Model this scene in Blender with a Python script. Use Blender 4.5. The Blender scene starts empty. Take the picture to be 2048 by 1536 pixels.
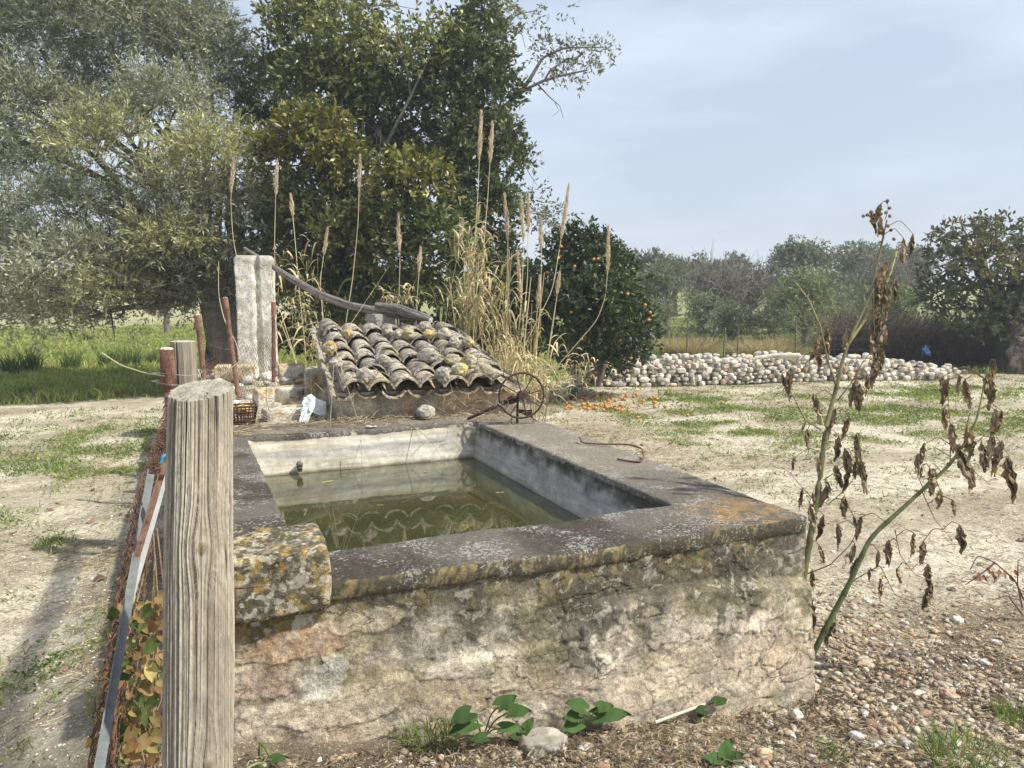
import bpy, bmesh, math, random
import numpy as np
from mathutils import Vector
R_=math.radians
sc=bpy.context.scene
rng=np.random.default_rng(7); random.seed(7)

# ---------------------------------------------------------------- camera, world, sun, exposure
FPX=1538.; HC=1.6
PIT=math.atan(183/FPX); YAW=math.atan(664/math.hypot(FPX,183))
cam=bpy.data.objects.new('camera',bpy.data.cameras.new('camera'))
sc.collection.objects.link(cam); sc.camera=cam
cam.location=(0,0,HC); cam.rotation_euler=(math.pi/2-PIT,0,-YAW)
cam.data.sensor_width=36; cam.data.lens=FPX/2048*36; cam.data.clip_start=.05; cam.data.clip_end=6000
SUNV=Vector((.70,-.58,1.1)).normalized()       # towards the sun
SUN_EL=math.asin(SUNV.z); SUN_AZ=math.atan2(SUNV.x,SUNV.y)
w=bpy.data.worlds.new("World"); sc.world=w; w.use_nodes=True
wn=w.node_tree; wn.nodes.clear()
def WN(t,**k):
    n=wn.nodes.new(t)
    for a,b in k.items(): setattr(n,a,b)
    return n
sky=WN('ShaderNodeTexSky',sky_type='NISHITA',sun_disc=False,sun_elevation=SUN_EL,sun_rotation=SUN_AZ,
       altitude=60,air_density=1.0,dust_density=3.2,ozone_density=2.2)
geo=WN('ShaderNodeTexCoord'); mp=WN('ShaderNodeMapping'); mp.inputs['Scale'].default_value=(1.4,1.4,5.5)
wn.links.new(geo.outputs['Generated'],mp.inputs['Vector'])
nz=WN('ShaderNodeTexNoise'); nz.inputs['Scale'].default_value=1.7; nz.inputs['Detail'].default_value=5; nz.inputs['Roughness'].default_value=.5
wn.links.new(mp.outputs[0],nz.inputs['Vector'])
cr=WN('ShaderNodeValToRGB'); cr.color_ramp.elements[0].position=.38; cr.color_ramp.elements[1].position=.72
cr.color_ramp.elements[0].color=(.45,.45,.45,1); cr.color_ramp.elements[1].color=(.9,.9,.9,1)
wn.links.new(nz.outputs['Fac'],cr.inputs['Fac'])
mx=WN('ShaderNodeMix',data_type='RGBA'); mx.inputs['B'].default_value=(6.9,7.6,8.9,1)
wn.links.new(cr.outputs[0],mx.inputs['Factor']); wn.links.new(sky.outputs[0],mx.inputs['A'])
bg=WN('ShaderNodeBackground'); bg.inputs['Strength'].default_value=.1
wo=WN('ShaderNodeOutputWorld'); wn.links.new(mx.outputs['Result'],bg.inputs['Color']); wn.links.new(bg.outputs[0],wo.inputs['Surface'])
sl=bpy.data.lights.new('sun','SUN'); sl.energy=4.7; sl.angle=R_(1.2); sl.color=(1,.95,.84)
so=bpy.data.objects.new('sun',sl); sc.collection.objects.link(so); so.rotation_euler=SUNV.to_track_quat('Z','Y').to_euler()
vs=sc.view_settings; vs.view_transform='Standard'; vs.look='None'; vs.gamma=1; vs.exposure=0.44; vs.use_curve_mapping=False
sc.cycles.max_bounces=6; sc.cycles.transparent_max_bounces=8; sc.cycles.use_denoising=True

# ---------------------------------------------------------------- placing helpers (from a viewpoint to real 3D points)
_f=np.array((math.sin(YAW)*math.cos(PIT),math.cos(YAW)*math.cos(PIT),-math.sin(PIT)))
_r=np.array((math.cos(YAW),-math.sin(YAW),0)); _u=np.array((math.sin(YAW)*math.sin(PIT),math.cos(YAW)*math.sin(PIT),math.cos(PIT)))
C0=np.array((0,0,HC))
def ray(x,y): return _f+(x-1024)/FPX*_r-(y-768)/FPX*_u
def P(x,y,z):
    d=ray(x,y); return C0+d*((z-HC)/d[2])
def Q(x,y,Y):
    d=ray(x,y); return C0+d*(Y/d[1])
def D(x,y,t): return C0+ray(x,y)*t

# ---------------------------------------------------------------- numpy noise
def _h(ix,iy,iz,s):
    n=(ix*374761393+iy*668265263+iz*2147483647+s*1274126177)&0xffffffff
    n=((n^(n>>13))*1274126177)&0xffffffff
    n=((n^(n>>16))*2246822519)&0xffffffff
    return ((n^(n>>15))&0xffff)/32767.5-1
def vn(p,s=0):
    p=np.asarray(p,float)
    if p.shape[1]==2: p=np.c_[p,np.zeros(len(p))]
    i=np.floor(p).astype(np.int64); f=p-i; f=f*f*(3-2*f); o=0
    for a in (0,1):
        for b in (0,1):
            for c in (0,1):
                wgt=(f[:,0] if a else 1-f[:,0])*(f[:,1] if b else 1-f[:,1])*(f[:,2] if c else 1-f[:,2])
                o=o+wgt*_h(i[:,0]+a,i[:,1]+b,i[:,2]+c,s)
    return o
def fbm(p,o=4,s=0,g=.5):
    p=np.asarray(p,float); a=1;t=0;r=0
    for k in range(o): r=r+a*vn(p*(2**k)+17.3*k,s+k); t+=a; a*=g
    return r/t*1.5
def voro(p,s=0):
    p=np.asarray(p,float); i=np.floor(p).astype(np.int64); f1=np.full(len(p),9.); f2=f1.copy(); idv=np.zeros(len(p))
    for a in (-1,0,1):
        for b in (-1,0,1):
            x=i[:,0]+a; y=i[:,1]+b
            px=x+.5+.42*_h(x,y,0,s); py=y+.5+.42*_h(x,y,1,s)
            d=np.hypot(p[:,0]-px,p[:,1]-py); m=d<f1
            f2=np.where(m,f1,np.minimum(f2,d)); idv=np.where(m,_h(x,y,2,s),idv); f1=np.where(m,d,f1)
    return f1,f2,idv
def sst(a,b,x): 
    t=np.clip((x-a)/(b-a),0,1); return t*t*(3-2*t)
def lerp(a,b,t): 
    t=np.asarray(t)[...,None]; return np.asarray(a)*(1-t)+np.asarray(b)*t

# ---------------------------------------------------------------- mesh accumulator
class G:
    def __init__(s): s.v=[];s.l=[];s.n=[];s.c=[];s.k=0
    def add(s,V,F,col=None):
        V=np.asarray(V,float).reshape(-1,3); F=np.asarray(F,np.int64)
        s.v.append(V); s.l.append((F+s.k).ravel()); s.n.append(np.full(len(F),F.shape[1]))
        if col is None: col=(.5,.5,.5)
        col=np.asarray(col,float); 
        if col.ndim==1: col=np.tile(col,(len(V),1))
        s.c.append(col); s.k+=len(V); return s
    def grid(s,V,nu,nv,col=None,closed=False):      # V (nu,nv,3)
        a=np.arange(nu*nv).reshape(nu,nv)
        if closed: a=np.vstack([a,a[:1]])
        F=np.stack([a[:-1,:-1],a[1:,:-1],a[1:,1:],a[:-1,1:]],-1).reshape(-1,4)
        return s.add(np.asarray(V).reshape(-1,3),F,None if col is None else (np.asarray(col).reshape(-1,3) if np.asarray(col).ndim>1 else col))
    def tube(s,path,rad,n=6,col=None,cap=True,wob=0):
        p=np.asarray(path,float); m=len(p); rad=np.broadcast_to(np.asarray(rad,float),(m,))
        t=np.gradient(p,axis=0); t/=np.linalg.norm(t,axis=1)[:,None]+1e-9
        a=np.cross(t,(0,0,1.)); bad=np.linalg.norm(a,axis=1)<.2; a[bad]=np.cross(t[bad],(1.,0,0))
        a/=np.linalg.norm(a,axis=1)[:,None]; b=np.cross(t,a)
        th=np.linspace(0,2*np.pi,n,endpoint=False)
        V=p[:,None]+rad[:,None,None]*(np.cos(th)[None,:,None]*a[:,None]+np.sin(th)[None,:,None]*b[:,None])
        if wob: V=V+(vn(V.reshape(-1,3)*18,3)*wob).reshape(m,n,1)*rad[:,None,None]*a[:,None]
        V=V.reshape(-1,3); i=np.arange(m-1)[:,None]*n; j=np.arange(n)[None]
        F=np.stack([i+j,i+(j+1)%n,i+n+(j+1)%n,i+n+j],-1).reshape(-1,4)
        s.add(V,F,col)
        if cap:
            s.add(V[:n],[list(range(n))[::-1]],col); s.add(V[-n:],[list(range(n))],col)
        return s
    def box(s,c,h,rz=0,col=None,bev=0,j=0,sub=1):
        x,y,z=h; b=[]
        if bev or j:
            n=sub+3; g=np.linspace(-1,1,n); 
            for ax in range(3):
                for sg in (-1,1):
                    A,B=np.meshgrid(g,g,indexing='ij'); Z=np.full_like(A,sg)
                    p=[None]*3; p[ax]=Z; p[(ax+1)%3]=A; p[(ax+2)%3]=B
                    p=np.stack(p,-1).reshape(-1,3)*np.array(h)
                    r=min(h)*bev if bev else 0
                    q=np.clip(p,-np.array(h)+r,np.array(h)-r); d=p-q; L=np.linalg.norm(d,axis=1)[:,None]+1e-9
                    p=np.where(L>r,q+d/L*r,p) if r else p
                    if j: p=p+np.stack([vn(p*9+31*k,int(abs(c[0])*97)+k) for k in range(3)],-1)*j
                    a=np.arange(n*n).reshape(n,n); F=np.stack([a[:-1,:-1],a[1:,:-1],a[1:,1:],a[:-1,1:]],-1).reshape(-1,4)
                    if sg<0: F=F[:,::-1]
                    b.append((p,F))
        else:
            p=np.array([(a*x,bb*y,cc*z) for a in(-1,1) for bb in(-1,1) for cc in(-1,1)],float)
            b.append((p,np.array([(0,1,3,2),(4,6,7,5),(0,4,5,1),(2,3,7,6),(0,2,6,4),(1,5,7,3)])))
        ca,sa=math.cos(rz),math.sin(rz)
        for p,F in b:
            q=np.c_[p[:,0]*ca-p[:,1]*sa,p[:,0]*sa+p[:,1]*ca,p[:,2]]+np.array(c); s.add(q,F,col)
        return s
def root(name,loc,label,cat,group=None,kind=None):
    o=bpy.data.objects.new(name,None); sc.collection.objects.link(o); o.location=tuple(float(v) for v in loc); o.empty_display_size=.1
    return tag(o,label,cat,group,kind)
def tag(o,label=None,cat=None,group=None,kind=None):
    for k,v in (('label',label),('category',cat),('group',group),('kind',kind)):
        if v: o[k]=v
    return o
def build(name,g,mat,parent=None,smooth=True,org=None):
    V=np.concatenate(g.v); L=np.concatenate(g.l); N=np.concatenate(g.n); Cc=np.concatenate(g.c)
    if parent is not None:
        off=np.array(parent.location); pp=parent.parent
        while pp is not None: off=off+np.array(pp.location); pp=pp.parent
    else:
        off=np.array(org) if org is not None else np.array((V[:,0].mean(),V[:,1].mean(),V[:,2].min()))
    me=bpy.data.meshes.new(name)
    me.vertices.add(len(V)); me.vertices.foreach_set('co',(V-off).astype(np.float32).ravel())
    me.loops.add(len(L)); me.loops.foreach_set('vertex_index',L.astype(np.int32))
    me.polygons.add(len(N)); st=np.r_[0,np.cumsum(N)[:-1]]; me.polygons.foreach_set('loop_start',st.astype(np.int32))
    try: me.polygons.foreach_set('loop_total',N.astype(np.int32))
    except Exception: pass
    me.polygons.foreach_set('use_smooth',np.full(len(N),smooth))
    me.update(calc_edges=True)
    at=me.color_attributes.new('Col','FLOAT_COLOR','POINT'); at.data.foreach_set('color',np.c_[Cc,np.ones(len(Cc))].astype(np.float32).ravel())
    me.materials.append(mat)
    o=bpy.data.objects.new(name,me); sc.collection.objects.link(o)
    if parent is not None: o.parent=parent
    else: o.location=off
    return o

# ---------------------------------------------------------------- materials
class MT:
    def __init__(s,name):
        s.m=bpy.data.materials.new(name); s.m.use_nodes=True; s.t=s.m.node_tree; s.t.nodes.clear()
        s.out=s.n('ShaderNodeOutputMaterial'); s.co=s.n('ShaderNodeTexCoord')
    def n(s,t,props=None,**ins):
        nd=s.t.nodes.new(t)
        for a,b in (props or {}).items(): setattr(nd,a,b)
        for k,v in ins.items():
            k=k.replace('_',' ')
            sk=nd.inputs[int(k[1:])] if k[0]=='i' and k[1:].isdigit() else nd.inputs[k]
            s.set(sk,v)
        return nd
    def set(s,sk,v):
        if isinstance(v,bpy.types.NodeSocket): s.t.links.new(v,sk)
        elif isinstance(v,bpy.types.Node): s.t.links.new(v.outputs[0],sk)
        else: sk.default_value=v
    def vec(s,scale=(1,1,1),world=False):
        src=s.n('ShaderNodeNewGeometry').outputs['Position'] if world else s.co.outputs['Object']
        return s.n('ShaderNodeMapping',Vector=src,Scale=scale).outputs[0]
    def noise(s,scale,detail=4,rough=.55,vec=None,dist=0):
        return s.n('ShaderNodeTexNoise',Vector=vec or s.co.outputs['Object'],Scale=scale,Detail=detail,Roughness=rough,Distortion=dist).outputs['Fac']
    def ramp(s,fac,stops,interp='LINEAR'):
        r=s.n('ShaderNodeValToRGB',Fac=fac); cr=r.color_ramp; cr.interpolation=interp
        while len(cr.elements)<len(stops): cr.elements.new(.5)
        for e,(p,c) in zip(cr.elements,stops):
            e.position=p; e.color=(*c,1) if hasattr(c,'__len__') else (c,c,c,1)
        return r.outputs['Color']
    def mix(s,f,a,b,mode='MIX'):
        nd=s.t.nodes.new('ShaderNodeMix'); nd.data_type='RGBA'; nd.blend_type=mode
        for k,v in (('Factor',f),('A',a),('B',b)):
            if isinstance(v,(tuple,list)) and len(v)==3: v=(*v,1)
            s.set(nd.inputs[k if k!='A' and k!='B' else (6 if k=='A' else 7)] if k!='Factor' else nd.inputs[0],v)
        return nd.outputs[2]
    def math(s,op,a,b=0.,c=None):
        nd=s.n('ShaderNodeMath',{'operation':op}); s.set(nd.inputs[0],a); s.set(nd.inputs[1],b)
        if c is not None: s.set(nd.inputs[2],c)
        return nd.outputs[0]
    def col(s): return s.n('ShaderNodeAttribute',{'attribute_name':'Col'}).outputs['Color']
    def bump(s,h,strength=.5,dist=.01,nrm=None):
        nd=s.n('ShaderNodeBump',Height=h,Strength=strength,Distance=dist)
        if nrm: s.set(nd.inputs['Normal'],nrm)
        return nd.outputs[0]
    def pbr(s,color,rough=.9,normal=None,metal=0.,spec=.3,**k):
        b=s.n('ShaderNodeBsdfPrincipled'); 
        if isinstance(color,(tuple,list)): color=(*color,1)
        s.set(b.inputs['Base Color'],color); s.set(b.inputs['Roughness'],rough); s.set(b.inputs['Metallic'],metal); s.set(b.inputs['Specular IOR Level'],spec)
        if normal: s.set(b.inputs['Normal'],normal)
        for a,v in k.items(): s.set(b.inputs[a.replace('_',' ')],v)
        s.t.links.new(b.outputs[0],s.out.inputs['Surface']); return b
def vcol(name,rough=.92,sc1=60,amp=.35,bs=.5,bd=.004,sc2=8,amp2=.25,spec=.25,speck=None):
    m=MT(name); n1=m.noise(sc1,5,.65); n2=m.noise(sc2,4,.6)
    c=m.mix(1,m.col(),m.ramp(n1,[(.3,1-amp),(.7,1+amp)]),'MULTIPLY')
    c=m.mix(1,c,m.ramp(n2,[(.3,1-amp2),(.7,1+amp2)]),'MULTIPLY')
    if speck:
        for (scale,thr,cc,fac) in speck:
            c=m.mix(m.math('MULTIPLY',m.ramp(m.noise(scale,3,.6,dist=.4),[(thr,0),(thr+.04,1)]),fac),c,cc)
    m.pbr(c,rough,m.bump(n1,bs,bd),spec=spec); return m.m
def leafmat(name,rough=.55,trans=.3,spec=.4,sheen=0):
    m=MT(name); n=m.noise(1.3,3,.6,vec=m.vec(world=True))
    c=m.mix(1,m.col(),m.ramp(n,[(.3,.75),(.7,1.25)]),'MULTIPLY')
    b=m.pbr(c,rough,spec=spec)
    t=m.n('ShaderNodeBsdfTranslucent',Color=m.mix(1,c,(1.25,1.25,.7),'MULTIPLY'))
    x=m.n('ShaderNodeMixShader',Fac=trans); m.set(x.inputs[1],b.outputs[0]); m.set(x.inputs[2],t.outputs[0])
    m.t.links.new(x.outputs[0],m.out.inputs['Surface']); return m.m

# walls of the tank: painted plaster colours come from the mesh, fine grain from nodes
m=MT('old_plaster'); n1=m.noise(70,6,.7); n2=m.noise(14,5,.65); n3=m.noise(230,2,.5)
c=m.mix(1,m.col(),m.ramp(n1,[(.3,.6),(.7,1.4)]),'MULTIPLY'); c=m.mix(1,c,m.ramp(n2,[(.32,.72),(.68,1.25)]),'MULTIPLY'); c=m.mix(1,c,m.ramp(n3,[(.3,.7),(.7,1.3)]),'MULTIPLY'); c=m.mix(m.ramp(m.noise(26,6,.75,dist=.5),[(.55,0),(.62,.6)]),c,(.19,.175,.145))
c=m.mix(m.ramp(m.noise(38,3,.6,dist=1.2),[(.66,0),(.72,.55)]),c,(.5,.47,.40)); c=m.mix(m.ramp(m.noise(52,4,.7,dist=.8),[(.66,0),(.71,.6)]),c,(.06,.055,.045))
nb=m.bump(n3,.5,.003); nb=m.bump(n1,.55,.007,nb); nb=m.bump(n2,.3,.012,nb); dv=m.n('ShaderNodeTexNoise',Vector=m.co.outputs['Object'],Scale=9.,Detail=6.,Roughness=.7); dva=m.n('ShaderNodeVectorMath',{'operation':'MULTIPLY_ADD'}); m.set(dva.inputs[0],dv.outputs['Color']); m.set(dva.inputs[1],(.13,.13,.13)); m.set(dva.inputs[2],m.vec((1,1,1.7)))
vc=m.n('ShaderNodeTexVoronoi',{'feature':'DISTANCE_TO_EDGE'},Vector=dva.outputs[0],Scale=4.3); cm=m.math('MULTIPLY',m.ramp(vc.outputs[0],[(.0,1),(.012,0)]),m.ramp(m.noise(3.1,3,.6),[(.50,0),(.58,1)]))
chip=m.ramp(m.noise(16,7,.72,dist=.6),[(.57,0),(.585,1)]); c=m.mix(m.math('MULTIPLY',chip,.45),c,(.50,.46,.38)); c=m.mix(m.math('MULTIPLY',cm,.85),c,(.045,.038,.03))
nb=m.bump(chip,.35,.006,nb); nb=m.bump(m.math('SUBTRACT',1.,cm),.7,.01,nb); m.pbr(c,.95,nb,spec=.12); M_plaster=m.m
m=MT('lichen_coping'); n1=m.noise(45,6,.7); 
c=m.mix(1,m.col(),m.ramp(n1,[(.3,.7),(.7,1.35)]),'MULTIPLY')
pat=m.ramp(m.noise(4.5,5,.65),[(.40,.0),(.62,1)])
sp=m.noise(95,4,.62,dist=.6); sp2=m.noise(40,4,.7,dist=.5)
thr=m.math('SUBTRACT',.665,m.math('MULTIPLY',pat,.16)); f=m.math('MULTIPLY',m.math('SUBTRACT',sp,thr),22); 
f=m.n('ShaderNodeClamp',Value=f).outputs[0]; c=m.mix(m.math('MULTIPLY',f,.6),c,(.42,.42,.40))
f2=m.n('ShaderNodeClamp',Value=m.math('MULTIPLY',m.math('SUBTRACT',sp2,m.math('SUBTRACT',.69,m.math('MULTIPLY',pat,.1))),20)).outputs[0]
c=m.mix(m.math('MULTIPLY',f2,.8),c,(.40,.40,.38))
vv=m.n('ShaderNodeTexVoronoi',{'feature':'F1'},Vector=m.co.outputs['Object'],Scale=34.,Randomness=1.); rz=m.math('LESS_THAN',m.math('ADD',vv.outputs['Distance'],m.math('MULTIPLY',m.noise(120,3,.6),.35)),m.math('MULTIPLY',m.n('ShaderNodeSeparateColor',Color=vv.outputs['Color']).outputs[0],m.math('MULTIPLY_ADD',pat,.25,.32)))
c=m.mix(m.math('MULTIPLY',rz,.6),c,m.mix(m.n('ShaderNodeSeparateColor',Color=vv.outputs['Color']).outputs[1],(.34,.33,.28),(.24,.19,.09)))
m.pbr(c,.95,m.bump(m.noise(150,4,.7),.7,.003,m.bump(n1,.8,.012)),spec=.12); M_coping=m.m
m=MT('cement_render'); n1=m.noise(9,6,.65); n2=m.noise(60,4,.6); v=m.vec((3,3,28)); n3=m.noise(1.4,4,.6,vec=v)
c=m.mix(1,m.col(),m.ramp(n1,[(.3,.72),(.7,1.2)]),'MULTIPLY'); c=m.mix(1,c,m.ramp(n3,[(.3,.75),(.7,1.2)]),'MULTIPLY'); c=m.mix(1,c,m.ramp(n2,[(.3,.88),(.7,1.12)]),'MULTIPLY')
m.pbr(c,.85,m.bump(n2,.4,.003,m.bump(n1,.3,.008)),spec=.25); M_render=m.m
m=MT('pond_water'); n1=m.noise(2.2,3,.5); n2=m.noise(30,3,.5)
c=m.ramp(n1,[(.35,(.034,.037,.014)),(.7,(.056,.058,.024))])
wt=m.noise(1.6,4,.6); 
m.pbr(c,.015,m.bump(m.noise(1.1,2,.5),.01,.02),spec=.5,IOR=1.8); M_water=m.m
m=MT('weathered_wood'); v=m.vec((1,1,.045)); n1=m.noise(85,6,.7,vec=v); n2=m.noise(9,4,.6,vec=m.vec((1,1,.3))); n4=m.noise(240,3,.6,vec=v)
c=m.mix(1,m.col(),m.ramp(n1,[(.3,.68),(.5,1),(.7,1.25)]),'MULTIPLY'); c=m.mix(1,c,m.ramp(n2,[(.3,.75),(.7,1.22)]),'MULTIPLY'); c=m.mix(1,c,m.ramp(n4,[(.3,.85),(.7,1.12)]),'MULTIPLY')
m.pbr(c,.9,m.bump(n4,.4,.002,m.bump(n1,.8,.006)),spec=.15); M_wood=m.m
M_tile=vcol('clay_tile',.93,55,.4,.7,.006,12,.3,speck=[(42,.57,(.56,.54,.48),.7),(24,.53,(.06,.05,.038),.85),(9,.55,(.11,.09,.065),.75),(14,.60,(.46,.38,.20),.6)])
M_rock=vcol('lichen_rock',.93,45,.3,.8,.01,14,.3,speck=[(30,.6,(.62,.60,.54),.6),(22,.58,(.09,.08,.06),.7),(48,.62,(.045,.04,.035),.6)])
M_stone=vcol('field_stone',.92,25,.22,.6,.012,7,.25,speck=[(18,.62,(.16,.14,.12),.5)])
M_pebble=vcol('pebble',.8,120,.15,.4,.003,30,.2)
M_bark=vcol('bark',.93,40,.35,.9,.02,9,.3)
M_rust=vcol('rusty_iron',.85,90,.4,.6,.002,14,.35,speck=[(35,.6,(.05,.025,.018),.6)])
m=MT('galvanised_steel'); c=m.mix(1,m.col(),m.ramp(m.noise(40,3,.6),[(.3,.8),(.7,1.2)]),'MULTIPLY'); m.pbr(c,m.ramp(m.noise(25,3,.6),[(.3,.6),(.7,.8)]),metal=.3,spec=.35); M_galv=m.m
M_reed=leafmat('dry_reed',.7,.15,.2)
M_leaf_o=leafmat('olive_leaf',.5,.34,.45); M_leaf_c=leafmat('carob_leaf',.42,.2,.5); M_leaf_g=leafmat('green_leaf',.75,.25,.2)
M_grass=leafmat('grass_blade',.6,.35,.3); M_dead=leafmat('wilted_leaf',.85,.15,.15)
M_plain=vcol('matte',.85,50,.12,.3,.002,9,.1)
m=MT('orange_peel'); m.pbr(m.col(),.45,m.bump(m.noise(300,2,.5),.2,.001),spec=.5); M_orange=m.m
# ground
m=MT('sandy_soil'); p=m.vec(world=True); a=m.noise(60,8,.8,vec=p); b=m.noise(7,5,.65,vec=p); c0=m.noise(28,5,.7,vec=p)
lit=m.noise(1.0,5,.7,vec=m.vec((16,60,1),True),dist=1.0)
c=m.mix(1,m.col(),m.ramp(a,[(.32,.45),(.5,1.0),(.68,1.5)]),'MULTIPLY'); c=m.mix(1,c,m.ramp(b,[(.3,.8),(.7,1.18)]),'MULTIPLY')
c=m.mix(m.ramp(c0,[(.54,0),(.64,.6)]),c,(.15,.115,.07)); c=m.mix(m.ramp(lit,[(.54,0),(.64,.5)]),c,(.22,.175,.11)); c=m.mix(m.ramp(m.noise(6.5,10,.78,vec=p),[(.53,0),(.60,.55)]),c,(.21,.165,.115)); c=m.mix(m.ramp(m.noise(19,8,.8,vec=p),[(.55,0),(.60,.5)]),c,(.16,.125,.085)); c=m.mix(m.ramp(m.noise(150,2,.5,vec=p),[(.62,0),(.68,.7)]),c,(.75,.70,.58))
m.pbr(c,.97,m.bump(a,.7,.012,m.bump(c0,.6,.03)),spec=.1); M_ground=m.m

# ---------------------------------------------------------------- terrain
def hgt(x,y):
    x=np.asarray(x,float); y=np.asarray(y,float)
    r=np.hypot(x,y); az=np.degrees(np.arctan2(x,y))
    z=.035*fbm(np.c_[x.ravel(),y.ravel()]*.7,3,11).reshape(x.shape)*sst(.5,3,r)
    z=z*(1+sst(14,40,r)*4)
    amp=2.2+2.6*(1-sst(12,30,az))
    z=z+amp*sst(24,120,r)
    inx=sst(-.9,-.1,x)*(1-sst(2.2,2.9,x))
    z=z+np.clip(.19-.115*x,-.06,.2)*np.exp(-(np.clip(y-2.2,-9,0)/.42)**2)*inx*(1-sst(2.6,5.6,y))
    z=z+.03*sst(-.7,-.25,x)*(1-sst(0,.4,x))*(1-sst(5,7,y))
    q=np.c_[x.ravel(),y.ravel()]
    z=z+(.009*fbm(q*7,4,5)+.005*fbm(q*30,2,6)).reshape(x.shape)*(r<40)
    return z
def axis(lo,hi,c,n,k):
    a=math.asinh((lo-c)/k); b=math.asinh((hi-c)/k); return c+k*np.sinh(np.linspace(a,b,n))
gx=axis(-2500,3000,1.2,620,1.0); gy=axis(-30,4000,2.5,700,1.3)
X,Y=np.meshgrid(gx,gy,indexing='ij'); Z=hgt(X,Y)
xy=np.c_[X.ravel(),Y.ravel()]
def green(x,y):      # how green the ground is, 0..1
    p=np.c_[x,y]; n=fbm(p*.45,4,21); n2=fbm(p*2.6,4,23); r=np.hypot(x,y)
    g=sst(-.05,.45,n2+.5*n-.12)
    lf=sst(-.6,.6,y-(13.1+.12*(x+2.8))+.4*n2)*(x<3.6)          # left meadow beyond the dirt track
    rt=(x>4)*sst(0,.5,(y-x*0.0)-(12.1-.28*(x-6.4)))                 # beyond the dry-stone wall
    midr=1.0*sst(5.2,6.5,y)*sst(4.2,6.2,x+.2*(y-6))*(1-sst(9.4,10.4,y+.1*x-.6))
    midl=1.05*sst(1.8,3.2,y)*(1-sst(9,11.2,y))*(x<-.25)
    base=np.clip(g*(midr+midl),0,1)
    return np.clip(np.maximum(np.maximum(base,lf),np.where(x>4,rt,0)),0,1)
gr=green(xy[:,0],xy[:,1])
n=fbm(xy*1.3,4,31); rr=np.hypot(xy[:,0],xy[:,1])
col=lerp((.59,.54,.425),(.41,.365,.275),sst(-.3,.5,n))
litter=sst(-.05,.4,fbm(xy*np.array([.9,2.6]),5,33,.6)+.05)*.62
col=lerp(col,(.23,.175,.125),litter[...]) if False else col*(1-litter[:,None])+np.array((.27,.225,.155))*litter[:,None]
# dark humus in front and right of the tank; darker strip along its left
dark_gnd=np.exp(-((xy[:,1]-2.05)/.42)**2)*sst(-.7,.2,xy[:,0])*(1-sst(3.0,4.4,xy[:,0]))
dark_gnd=np.clip(dark_gnd+1.1*np.exp(-((xy[:,1]-1.6)/.65)**2)*sst(-.7,.4,xy[:,0])*(1-sst(3.0,4.4,xy[:,0])),0,1)*sst(-.55,.15,fbm(xy*3.2,4,35)+.15)
fz=np.exp(-((xy[:,0]+.22)/.26)**2)*(xy[:,1]<5.2); dark_gnd=np.clip(dark_gnd+.75*fz,0,1)
col=col*(1-dark_gnd[:,None])+np.array((.115,.09,.065))*dark_gnd[:,None]
gcol=np.where((rr<60)[:,None],np.array((.19,.23,.06)),np.array((.25,.27,.09)))
far=sst(34,46,rr)*(np.degrees(np.arctan2(xy[:,0],xy[:,1]))<14)
gcol=gcol*(1-far[:,None])+np.array((.36,.35,.19))*far[:,None]
gm=(gr*np.where((xy[:,1]<12)&(rr<18),.5,.85))[:,None]; col=col*(1-gm)+gcol*gm
g=G(); g.grid(np.stack([X,Y,Z],-1),len(gx),len(gy),col)
ground=build('ground',g,M_ground,org=(0,0,0)); tag(ground,kind='structure')

# ---------------------------------------------------------------- rocks
def ico(n):
    bm=bmesh.new(); bmesh.ops.create_icosphere(bm,subdivisions=n,radius=1); bm.verts.ensure_lookup_table()
    V=np.array([v.co[:] for v in bm.verts]); F=np.array([[v.index for v in f.verts] for f in bm.faces]); bm.free(); return V,F
ICO={n:ico(n) for n in (1,2,3,4)}
def rock(g,c,h,seed,res=3,rz=0,col=(.4,.36,.3),facets=9,rough=.05,sharp=14,boxy=1.):
    V,F=ICO[res]; V=np.sign(V)*np.abs(V)**boxy if boxy!=1 else V; r=np.random.default_rng(seed); nn=r.normal(size=(facets,3)); nn/=np.linalg.norm(nn,axis=1)[:,None]
    dk=r.uniform(.72,1.0,facets); dot=V@nn.T; rad=np.where(dot>.05,dk[None]/np.maximum(dot,.05),9); 
    rad=-np.log(np.exp(-sharp*np.minimum(rad,1.1)).mean(1)*facets+1e-12)/sharp; rad=np.clip(rad,.55,1.1)
    p=V*rad[:,None]; p=p*(1+rough*fbm(p*3+seed,3,seed))[:,None]
    p=p*np.array(h); ca,sa=math.cos(rz),math.sin(rz)
    p=np.c_[p[:,0]*ca-p[:,1]*sa,p[:,0]*sa+p[:,1]*ca,p[:,2]]+np.array(c)
    cc=np.asarray(col,float)
    if cc.ndim==2:      # two colours, patchy
        t=sst(-.1,.25,fbm((p-np.array(c))/max(h)*1.6+seed,3,seed+5)); cc=lerp(cc[0],cc[1],t)
    g.add(p,F,cc)

# ---------------------------------------------------------------- the tank
TZ=.685
OX=np.array([(-.02,2.43),(.41,2.41),(1.22,2.345),(2.32,2.355),(2.34,5.56),(-.02,5.56)])
def fo(x): return np.interp(x,[-.02,.41,1.22,2.32],[2.43,2.41,2.345,2.355])
tank=root('water_tank',(1.15,3.9,0),'old rectangular plastered stone water tank full of green water','water tank')
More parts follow.
